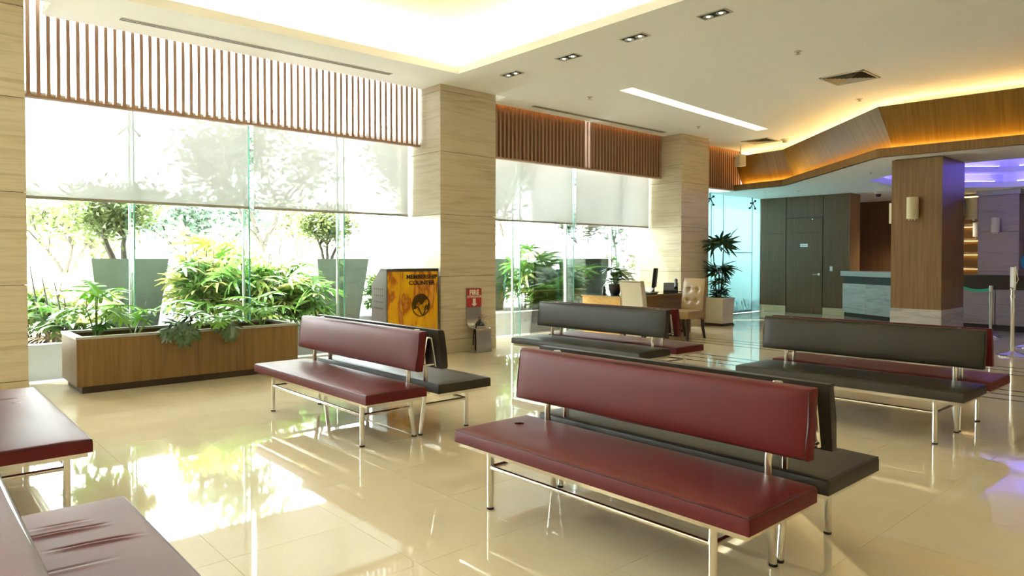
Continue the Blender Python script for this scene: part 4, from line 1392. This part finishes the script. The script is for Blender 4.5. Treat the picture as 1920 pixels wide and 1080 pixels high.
tree(23.0, 19.0, 0.0, 'tall distant tree showing through the right blind of the far window', 7.0, 0.9, 2600, 47, 'treeblue', 0.15, 1, 0, 0.26, 0.07)
hm = MB()
rh = random.Random(77)
for k in range(5000):
    c = Vector((rh.uniform(-2.3, 2.3), rh.uniform(-0.3, 0.3), rh.uniform(0.0, 1.25)))
    u = Vector((rh.uniform(-1, 1), rh.uniform(-1, 1), rh.uniform(-1, 1))).normalized()
    v = u.orthogonal().normalized()
    hm.add([tuple(c - u * 0.06), tuple(c + v * 0.03), tuple(c + u * 0.06), tuple(c - v * 0.03)], [(0, 1, 2, 3)])
t = thing('hedge', 'unseen hedge added to dim the lower part of the frosted glass', 'hedge', (15.4, 10.25, 0))  # added outside so less light reaches the lower frosted panes
fo = obj('foliage', hm, 'palm', t)
fo['kind'] = 'stuff'
obj('stems', B(-2.2, 2.2, -0.12, 0.12, -0.02, 1.0), 'bark', t)
# far wall and house
o = obj('garden_wall', B(-8, 4.6, 14.0, 14.2, 0, 1.15, 0.01), 'whitewall')
tag(o, 'white garden wall in the distance left of the left garden pot', 'wall')
t = thing('distant_house', 'hazy grey house far away at the left edge of the big window', 'house', (4.0, 34.0, 0))
obj('wall', B(-5, 4.2, 0, 6, 0, 2.9), 'house', t)
rv = [(-5.6, -0.5, 2.9), (4.8, -0.5, 2.9), (4.8, 6.5, 2.9), (-5.6, 6.5, 2.9), (-3, 3, 4.5), (2.2, 3, 4.5)]
obj('roof', MB().add(rv, [(0, 1, 5, 4), (1, 2, 5), (2, 3, 4, 5), (3, 0, 4), (0, 3, 2, 1)]), 'roof', t)
for x in (-3.5, -0.5, 2.3):
    w_ = obj('window', B(x - 0.6, x + 0.6, -0.03, 0.0, 1.0, 2.2), 'roof', t)
    obj('pane', B(x - 0.5, x + 0.5, -0.04, -0.03, 1.1, 2.1), 'deskglass', w_)

# =================================================================== MEMBERSHIP KIOSK
KZ = atan2(-0.12, 0.80)
t = thing('membership_kiosk', 'membership counter kiosk with amber stone front beside the column', 'kiosk', (5.07, 8.30, 0), KZ)
KW, KH = 0.80, 1.26
side = [(0.0, 0.0), (0.52, 0.0), (0.52, 1.02), (0.20, KH), (0.0, KH)]
for x in (0.0, KW - 0.03):
    m = MB()
    n = len(side)
    m.add([(x, a, b) for a, b in side] + [(x + 0.03, a, b) for a, b in side], [tuple(range(n - 1, -1, -1)), tuple(range(n, 2 * n))] + [(i, (i + 1) % n, n + (i + 1) % n, n + i) for i in range(n)])
    sp_ = obj('side_panel', m, 'kiosk', t)
    if x == 0.0:
        for r_ in range(4):
            for c_ in range(5):
                obj('perforation', MB().tube([(-0.0015, 0.12 + c_ * 0.07, 0.70 + r_ * 0.09), (0.002, 0.12 + c_ * 0.07, 0.70 + r_ * 0.09)], 0.014, 8), 'rubber', sp_)
obj('frame', B(0.0, KW, -0.03, 0.0, KH - 0.04, KH).box(0.0, 0.012, -0.03, 0.0, 0, KH - 0.04).box(KW - 0.012, KW, -0.03, 0.0, 0, KH - 0.04).box(0.0, KW, -0.02, 0.0, 0, 0.05), 'kioskedge', t)
obj('amber_panel', B(0.013, 0.205, -0.026, -0.006, 0.051, KH - 0.041), 'amber', t)
ap = obj('amber_panel', B(0.213, KW - 0.013, -0.026, -0.006, 0.051, KH - 0.041), 'amber', t)
obj('top', B(0.0, KW, 0.0, 0.20, KH - 0.03, KH), 'kioskedge', t)
obj('slope', MB().add([(0.0, 0.20, KH), (KW, 0.20, KH), (KW, 0.52, 1.02), (0.0, 0.52, 1.02), (0.0, 0.20, KH - 0.03), (KW, 0.20, KH - 0.03), (KW, 0.50, 1.0), (0.0, 0.50, 1.0)], [(0, 1, 2, 3), (7, 6, 5, 4), (0, 4, 5, 1), (3, 2, 6, 7)]), 'kioskedge', t)
for txt, zz, sz in (('MEMBERSHIP', 1.115, 0.085), ('COUNTER', 1.03, 0.085)):
    me = text_mesh(txt, sz, 0.004, 0.002)
    me.materials.clear()
    me.materials.append(M['lettering'])
    link('lettering', me, t, (0.535, -0.030, zz), (radians(90), 0, 0))
# emblem: ring with a swooping crest
em = obj('emblem', MB().tube([(0.52 + 0.135 * cos(a), -0.03, 0.74 + 0.155 * sin(a)) for a in [2 * pi * k / 36 for k in range(36)]], 0.008, 6, closed=True), 'gold', t, True)
head = [(-0.11, -0.06), (-0.125, 0.03), (-0.09, 0.10), (-0.02, 0.14), (0.06, 0.13), (0.11, 0.085), (0.06, 0.07), (0.035, 0.02), (-0.01, 0.005), (-0.03, 0.05), (-0.065, 0.02), (-0.08, -0.03)]
nh = len(head)
obj('crest', MB().add([(0.52 + a, -0.032, 0.74 + b) for a, b in head] + [(0.52 + a, -0.026, 0.74 + b) for a, b in head], [tuple(range(nh)), tuple(range(2 * nh - 1, nh - 1, -1))] + [(i, nh + i, nh + (i + 1) % nh, (i + 1) % nh) for i in range(nh)]), 'gold', em)
obj('swoop', MB().tube([(0.52 + a, -0.031, 0.74 + b) for a, b in ((-0.09, -0.05), (-0.06, -0.02), (-0.03, -0.05), (0.0, -0.12), (0.03, -0.145), (0.06, -0.10), (0.065, -0.03), (0.085, 0.0), (0.11, -0.03), (0.12, 0.02))], 0.011, 6), 'gold', em, True)
for k in range(3):
    obj('feather', MB().tube([(0.52 + 0.075 + 0.018 * k, -0.031, 0.74 - 0.07), (0.52 + 0.08 + 0.018 * k, -0.031, 0.74 - 0.01)], 0.006, 6), 'gold', em)

# =================================================================== FIRE EXTINGUISHER STAND
t = thing('extinguisher_stand', 'brushed steel fire extinguisher stand with red sign against the column', 'stand', (6.58, 8.25, 0))
sw = 0.145
prof = [(-0.006, 0.95), (-0.006, 0.52), (-0.02, 0.44), (-0.055, 0.385), (-0.10, 0.365), (-0.215, 0.36), (-0.238, 0.350), (-0.25, 0.325), (-0.25, 0.0)]
def ribbon(pr, w_, th=0.006):
    m = MB()
    n = len(pr)
    nrm = []
    for i in range(n):
        a, b = pr[max(0, i - 1)], pr[min(n - 1, i + 1)]
        tx_, tz = b[0] - a[0], b[1] - a[1]
        l_ = hypot(tx_, tz)
        nrm.append((-tz / l_, tx_ / l_))
    vs = []
    for s_ in (0, 1):
        for i, (y, z) in enumerate(pr):
            yy, zz = y + nrm[i][0] * th * s_, z + nrm[i][1] * th * s_
            vs += [(-w_, yy, zz), (w_, yy, zz)]
    o_ = 2 * n
    fs = []
    for i in range(n - 1):
        a = 2 * i
        fs += [(a, a + 1, a + 3, a + 2), (o_ + a, o_ + a + 2, o_ + a + 3, o_ + a + 1), (a, a + 2, o_ + a + 2, o_ + a), (a + 1, o_ + a + 1, o_ + a + 3, a + 3)]
    fs += [(0, o_, o_ + 1, 1), (2 * n - 2, 2 * n - 1, o_ + 2 * n - 1, o_ + 2 * n - 2)]
    return m.add(vs, fs)
obj('plate', ribbon(prof, sw), 'steel', t, True)
obj('base', B(-0.19, sw, -0.262, -0.01, 0.0, 0.012), 'steel', t)
sg = obj('sign', B(-sw + 0.005, sw - 0.005, -0.0165, -0.0125, 0.665, 0.945), 'signred', t)
for txt, sz, zz, of, sc_ in (('FIRE', 0.105, 0.852, 0.004, 0.98), ('EXTINGUISHER', 0.046, 0.808, 0.001, 0.86)):
    me = text_mesh(txt, sz, 0.001, of)
    me.materials.clear()
    me.materials.append(M['signcream'])
    link('lettering', me, sg, (0, -0.0172, zz), (radians(90), 0, 0), (sc_, 1, 1))
ar = [(-0.027, 0.795), (0.027, 0.795), (0.027, 0.715), (0.058, 0.715), (0, 0.672), (-0.058, 0.715), (-0.027, 0.715)]
obj('arrow', MB().add([(a, -0.0180, b) for a, b in ar] + [(a, -0.0160, b) for a, b in ar], [tuple(range(7)), tuple(range(13, 6, -1))] + [(i, 7 + i, 7 + (i + 1) % 7, (i + 1) % 7) for i in range(7)]), 'signcream', sg)
t = thing('fire_extinguisher', 'fire extinguisher standing in the brushed steel stand', 'fire extinguisher', (6.60, 8.125, 0.012))
obj('collar', MB().lathe([(0.095, 0.352), (0.095, 0.372), (0.08, 0.378)], 20), 'steel', t, True)
obj('cylinder', MB().lathe([(0.07, 0.0), (0.08, 0.02), (0.08, 0.36), (0.072, 0.405), (0.045, 0.44), (0.02, 0.455), (0.018, 0.475)], 22), 'extred', t, True)
v_ = obj('valve', MB().lathe([(0.022, 0.475), (0.024, 0.50), (0.012, 0.515)], 12), 'gold', t, True)
obj('handle', MB().tube([(0, 0, 0.50), (0.05, -0.02, 0.535), (0.12, -0.03, 0.575)], 0.008, 6).tube([(0, 0, 0.49), (0.06, -0.02, 0.50), (0.11, -0.03, 0.515)], 0.007, 6), 'chrome', v_)
obj('hose', MB().tube([(-0.01, -0.01, 0.495), (-0.06, -0.05, 0.48), (-0.10, -0.06, 0.40), (-0.155, -0.05, 0.30), (-0.16, -0.04, 0.10)], 0.010, 8), 'rubber', t, True)
obj('tag', MB().add([(0.03, -0.06, 0.475), (0.09, -0.085, 0.445), (0.10, -0.095, 0.405), (0.045, -0.085, 0.43)], [(0, 1, 2, 3)]), 'tag', t)

# =================================================================== DESK GROUP
t = thing('desk', 'wooden desk with smoked glass top by the far window', 'desk', (9.2, 7.55, 0))
obj('end_panel', B(0.0, 0.04, 0.0, 0.86, 0.0, 0.735), 'deskamber', t)
obj('end_panel', B(2.06, 2.10, 0.0, 0.86, 0.0, 0.735), 'deskdark', t)
obj('modesty_panel', B(0.041, 2.059, 0.01, 0.04, 0.10, 0.735), 'deskdark', t)
dr = obj('drawer_unit', B(1.5, 2.05, 0.06, 0.82, 0.06, 0.734), 'deskdark', t)
obj('desk_top', B(-0.02, 2.12, -0.02, 0.88, 0.736, 0.752), 'deskamber', t)
obj('glass_top', B(-0.025, 2.125, -0.025, 0.885, 0.753, 0.763), 'deskglass', t)
t = thing('monitor', 'black flat monitor seen edge on upon the desk', 'monitor', (10.62, 7.92, 0.764), radians(123))
obj('foot', B(-0.09, 0.09, -0.12, 0.12, 0, 0.014, c=0.004), 'blackplastic', t)
obj('neck', B(-0.02, 0.02, -0.035, 0.035, 0.014, 0.16), 'blackplastic', t)
sc_ = obj('housing', B(-0.03, 0.03, -0.26, 0.26, 0.10, 0.46, c=0.008), 'blackplastic', t, rot=(0, radians(-6), 0))
obj('screen', B(0.030, 0.032, -0.245, 0.245, 0.12, 0.445), 'deskglass', sc_)
t = thing('telephone', 'black desk telephone beside the monitor', 'telephone', (11.0, 7.80, 0.764), radians(35))
t.scale = (1.35, 1.35, 1.35)
obj('body', MB().add([(-0.12, -0.10, 0), (0.12, -0.10, 0), (0.12, 0.10, 0), (-0.12, 0.10, 0), (-0.12, -0.10, 0.03), (0.12, -0.10, 0.13), (0.12, 0.10, 0.13), (-0.12, 0.10, 0.03)], [(3, 2, 1, 0), (4, 5, 6, 7), (0, 1, 5, 4), (1, 2, 6, 5), (2, 3, 7, 6), (3, 0, 4, 7)]), 'blackplastic', t)
obj('handset', MB().tube([(-0.12, -0.07, 0.065), (0.0, -0.07, 0.11), (0.14, -0.07, 0.165)], [0.024, 0.018, 0.026], 8), 'blackplastic', t, True)
obj('cord', MB().tube([(-0.12, -0.07, 0.05), (-0.18, -0.10, 0.02), (-0.10, -0.14, 0.012), (0.02, -0.13, 0.012)], 0.006, 6), 'rubber', t)
t = thing('keyboard', 'dark keyboard with papers lying left of the monitor on the desk', 'keyboard', (10.28, 7.75, 0.764), radians(20))
obj('tray', B(-0.20, 0.20, -0.08, 0.08, 0, 0.018), 'blackplastic', t)
obj('paper_sheet', B(-0.05, 0.22, -0.02, 0.16, 0.03, 0.045), 'paper', t, rot=(radians(10), radians(-14), 0))
t = thing('anthurium_pot', 'black pot of red anthurium on the left end of the desk', 'potted plant', (9.46, 7.88, 0.764))
obj('pot', MB().lathe([(0.075, 0), (0.08, 0.012), (0.085, 0.02), (0.105, 0.10), (0.112, 0.185), (0.10, 0.19), (0.098, 0.17)], 24), 'blackpot', t, True)
obj('soil', MB().lathe([(0.0, 0.165), (0.098, 0.165), (0.098, 0.17)], 20), 'soil', t)
hl = MB()
out_ = [(0, -0.12), (0.22, -0.2), (0.42, 0.0), (0.40, 0.30), (0.22, 0.68), (0, 1.0), (-0.22, 0.68), (-0.40, 0.30), (-0.42, 0.0), (-0.22, -0.2)]
hl.add([(0, 0.2, 0.06)] + [(a, b, -0.25 * a * a - 0.12 * b * b) for a, b in out_], [(0, 1 + i, 1 + (i + 1) % 10) for i in range(10)])
heart = hl.mesh('leaf', M['anthleaf'])
ra = random.Random(5)
for k in range(24):
    a = k * 2.4
    r, z = 0.05 + 0.09 * ra.random(), 0.22 + 0.26 * ra.random()
    s_ = ra.uniform(0.15, 0.21)
    st = obj('stalk', MB().tube([(0.01 * cos(a), 0.01 * sin(a), 0.16), (r * cos(a), r * sin(a), z)], 0.004, 5), 'stem', t)
    link('leaf', heart, t, (r * cos(a), r * sin(a), z), (radians(ra.uniform(-40, 20)), 0, a - pi / 2), (s_, s_, s_))
flower = MB().add([(0, 0.15, 0.10)] + [(a, b, 0.2 * (a * a + b * b)) for a, b in out_], [(0, 1 + i, 1 + (i + 1) % 10) for i in range(10)]).mesh('flower', M['anthred'])
for dx, dy, z, a in ((0.02, 0.08, 0.58, 0.4), (0.06, -0.10, 0.49, -2.2), (0.12, -0.16, 0.58, -2.0)):
    obj('stalk', MB().tube([(0, 0, 0.16), (dx * 0.6, dy * 0.6, z * 0.7), (dx, dy, z)], 0.0035, 5), 'stem', t)
    fo = link('flower', flower, t, (dx, dy, z), (radians(50), 0, a), (0.095, 0.095, 0.095))
    obj('spadix', MB().tube([(0, 0.05, 0.05), (0, 0.35, 0.40)], 0.05, 6), 'spadix', fo)
o = obj('bottle', MB().lathe([(0.03, 0), (0.033, 0.01), (0.033, 0.10), (0.02, 0.13), (0.012, 0.14), (0.012, 0.165)], 16), 'blackpot', None, True, loc=(9.33, 8.02, 0.764))
tag(o, 'small black bottle next to the anthurium pot', 'bottle')

def parsons_chair(name, lab, x, y, rz, fab, rear_nails, tufts):
    """upholstered chair facing local +y"""
    t = thing(name, lab, 'chair', (x, y, 0), rz)
    st = obj('seat', B(-0.23, 0.23, -0.23, 0.26, 0.36, 0.50, c=0.03), fab, t, True)
    m = MB()
    nz_, nx_ = 26, 22
    vs, fs = [], []
    for i in range(nx_ + 1):
        for j in range(nz_ + 1):
            u, v = -1 + 2 * i / nx_, j / nz_
            z = 0.34 + 0.71 * v
            yy = -0.20 - 0.09 * v * v
            hw = 0.23 - 0.015 * v
            pf = 0.018 * (1 - u ** 4) * (1 - (2 * v - 1) ** 6)
            if tufts:
                for bx in (-0.4, 0.4):
                    for bz in (0.45, 0.72):
                        pf -= 0.034 * math.exp(-(((u - bx) * 0.23) ** 2 + ((v - bz) * 0.7) ** 2) / 0.0014)
                for bz in (0.45, 0.72):
                    pf -= 0.010 * math.exp(-((v - bz) * 0.7 / 0.012) ** 2) * (1 - u ** 4)
            vs.append((u * hw, yy + pf, z))
    n = nz_ + 1
    for i in range(nx_):
        for j in range(nz_):
            fs.append((i * n + j, i * n + j + 1, (i + 1) * n + j + 1, (i + 1) * n + j))
    o_ = len(vs)
    for x_, y_, z_ in list(vs):
        vs.append((x_, min(-0.28, y_ - 0.09) if False else (-0.20 - 0.09 * ((z_ - 0.34) / 0.71) ** 2) - 0.085, z_))
    for i in range(nx_):
        for j in range(nz_):
            fs.append((o_ + i * n + j, o_ + (i + 1) * n + j, o_ + (i + 1) * n + j + 1, o_ + i * n + j + 1))
    for j in range(nz_):
        fs.append((j, o_ + j, o_ + j + 1, j + 1))
        a = nx_ * n
        fs.append((a + j, a + j + 1, o_ + a + j + 1, o_ + a + j))
    for i in range(nx_):
        fs.append((i * n + nz_, o_ + i * n + nz_, o_ + (i + 1) * n + nz_, (i + 1) * n + nz_))
        fs.append((i * n, (i + 1) * n, o_ + (i + 1) * n, o_ + i * n))
    bk = obj('backrest', m.add(vs, fs), fab, t, True)
    if tufts:
        for bx in (-0.4, 0.4):
            for bz in (0.45, 0.72):
                obj('tuft_button', MB().lathe([(0.0, -0.006), (0.014, 0.0), (0.0, 0.006)], 10, (bx * 0.225, -0.205 - 0.09 * bz * bz, 0.34 + 0.71 * bz)), fab, bk)
    if rear_nails:
        nm = MB().lathe([(0.0, 0.007), (0.006, 0.005), (0.009, 0.0)], 8).mesh('nailhead', M['nail'])
        P_ = [(-0.205 + 0.41 * k / 16, 1.03) for k in range(17)] + [(sx * 0.212, 0.40 + 0.61 * k / 22) for sx in (-1, 1) for k in range(22)]
        for x_, z_ in P_:
            v = (z_ - 0.34) / 0.71
            link('nailhead', nm, bk, (x_, -0.286 - 0.09 * v * v, z_), (radians(90), 0, 0))
    for sx in (-1, 1):
        obj('leg', MB().tube([(sx * 0.20, 0.22, 0.37), (sx * 0.205, 0.23, 0.0)], [0.036, 0.026], 4), 'darkleg', t)
        obj('leg', MB().tube([(sx * 0.20, -0.22, 0.37), (sx * 0.20, -0.24, 0.18), (sx * 0.20, -0.30, 0.0)], [0.036, 0.032, 0.026], 4), 'darkleg', t)
    return t


parsons_chair('upholstered_chair', 'cream chair with bronze nailheads seen from behind at the desk', 9.05, 6.93, radians(-90), 'creamfabric', True, False)
parsons_chair('upholstered_chair', 'tan leather chair with button tufted back facing us', 10.33, 7.02, radians(90), 'brownleather', False, True)

# =================================================================== SQUARE POT WITH INDOOR PALM
t = thing('square_planter', 'cream square planter with dark base in front of the frosted glass', 'planter', (12.99, 7.99, 0))
obj('body', MB().add([(-0.20, -0.20, 0.05), (0.20, -0.20, 0.05), (0.20, 0.20, 0.05), (-0.20, 0.20, 0.05), (-0.225, -0.225, 0.56), (0.225, -0.225, 0.56), (0.225, 0.225, 0.56), (-0.225, 0.225, 0.56)], [(3, 2, 1, 0), (4, 5, 6, 7), (0, 1, 5, 4), (1, 2, 6, 5), (2, 3, 7, 6), (3, 0, 4, 7)]), 'creampot', t)
obj('rim', B(-0.24, 0.24, -0.24, 0.24, 0.555, 0.585, c=0.005), 'creampot', t)
obj('base', B(-0.225, 0.225, -0.225, 0.225, 0.0, 0.03).box(-0.21, 0.21, -0.21, 0.21, 0.03, 0.05), 'darkleg', t)
obj('soil', B(-0.19, 0.19, -0.19, 0.19, 0.57, 0.588), 'soil', t)
t = thing('indoor_palm', 'dark green fan palm growing in the cream square planter', 'plant', (12.99, 7.99, 0.585))
ri = random.Random(12)
for cx_, cy_, hh in ((-0.03, 0.10, 1.05), (0.05, -0.05, 1.12), (0.02, 0.02, 0.62), (-0.05, -0.08, 0.45)):
    obj('cane', MB().tube([(cx_ * 0.5, cy_ * 0.5, 0), (cx_, cy_, hh * 0.6), (cx_ * 1.3, cy_ * 1.3, hh)], [0.014, 0.012, 0.009], 6), 'cane', t)
for z0_, n_, spr, sz in ((1.10, 8, 0.12, 0.36), (0.56, 9, 0.12, 0.33), (0.30, 5, 0.10, 0.22), (0.08, 10, 0.12, 0.20)):
    for k in range(n_):
        a = 2 * pi * k / n_ + ri.uniform(-0.2, 0.2)
        r = spr * ri.uniform(0.4, 1.2)
        s_ = sz * ri.uniform(0.85, 1.15)
        link('leaf', ri.choice(fans['palmdark']), t, (r * cos(a), r * sin(a), z0_ + ri.uniform(-0.05, 0.10)), (radians(ri.uniform(15, 75)), radians(ri.uniform(-20, 20)), a - pi / 2), (s_, s_, s_))

# =================================================================== BELT POSTS
def post(x, y, lab, h_=0.92, base_r=0.16):
    t = thing('belt_post', lab, 'stanchion', (x, y, 0), group='steel belt posts')
    obj('base', MB().lathe([(base_r, 0), (base_r, 0.015), (base_r - 0.02, 0.028), (0.05, 0.045), (0.032, 0.06)], 28), 'chrome', t, True)
    obj('pole', MB().tube([(0, 0, 0.04), (0, 0, h_ - 0.09)], 0.026, 16), 'chrome', t, True)
    obj('cassette', MB().lathe([(0.032, h_ - 0.10), (0.034, h_ - 0.02), (0.03, h_)], 16), 'steel', t, True)
    obj('belt_clip', B(0.025, 0.06, -0.015, 0.015, h_ - 0.07, h_ - 0.02), 'rubber', t, rot=(0, 0, radians(-70)))
    return t


post(14.50, 3.50, 'steel belt post nearer end of the green belt')
post(15.35, 4.20, 'steel belt post beside the wooden column, far end of the green belt')
post(15.2, 2.95, 'steel belt post cut by the right edge of the photo, farther one')
post(13.3, 2.72, 'steel belt post cut by the right edge of the photo, nearer one')
def belt(a, b, z, lab):
    A_, B_ = Vector((a[0], a[1], z)), Vector((b[0], b[1], z))
    m = MB()
    vs, fs = [], []
    n = 10
    for k in range(n + 1):
        q = k / n
        c = A_.lerp(B_, q) - Vector((0, 0, 0.05 * 4 * q * (1 - q)))
        vs += [(c.x - A_.x, c.y - A_.y, c.z - 0.025 - z), (c.x - A_.x, c.y - A_.y, c.z + 0.025 - z)]
    for k in range(n):
        fs.append((2 * k, 2 * k + 2, 2 * k + 3, 2 * k + 1))
    o_ = obj('belt', m.add(vs, fs), 'belt', None, loc=A_)
    so = o_.modifiers.new('thick', 'SOLIDIFY')
    so.thickness = 0.003
    tag(o_, lab, 'belt', 'green retractable belts')
belt((15.32, 4.17), (14.53, 3.52), 0.86, 'green belt stretched between two steel posts right of the wooden column')
belt((15.2, 2.92), (14.6, 2.2), 0.84, 'green belt running out of the right edge of the photo')
# sign stand
t = thing('sign_stand', 'polished steel sign stand with a framed sheet seen edge on at the right', 'sign stand', (11.95, 2.62, 0))
obj('base', MB().lathe([(0.19, 0), (0.19, 0.015), (0.17, 0.03), (0.06, 0.055), (0.035, 0.075)], 32), 'chrome', t, True)
obj('pole', MB().tube([(0, 0, 0.05), (0, 0, 0.84)], 0.027, 16), 'chrome', t, True)
obj('neck', MB().lathe([(0.036, 0.84), (0.036, 0.87), (0.026, 0.88), (0.026, 0.95), (0.04, 0.96), (0.04, 0.975)], 16), 'chrome', t, True)
fr = obj('frame', B(-0.16, 0.16, -0.012, 0.012, 0.975, 1.29, c=0.004), 'chrome', t, rot=(0, 0, radians(21)))
obj('sheet', B(-0.150, 0.150, 0.012, 0.0135, 0.985, 1.28), 'paper', fr)
obj('brace', MB().tube([(0, 0.01, 0.97), (0, 0.06, 1.1), (0, 0.03, 1.27)], 0.008, 6), 'chrome', t, rot=(0, 0, radians(190)))
# teal round sign on the bar
t = thing('round_sign', 'teal round sign standing on the bar at the right edge of the photo', 'sign', (15.95, 3.17, 1.08))
obj('disc', MB().tube([(-0.01, 0, 0.26), (0.01, 0, 0.26)], 0.21, 32), 'teal', t)
obj('foot', B(-0.05, 0.05, -0.08, 0.08, 0, 0.06), 'steel', t)
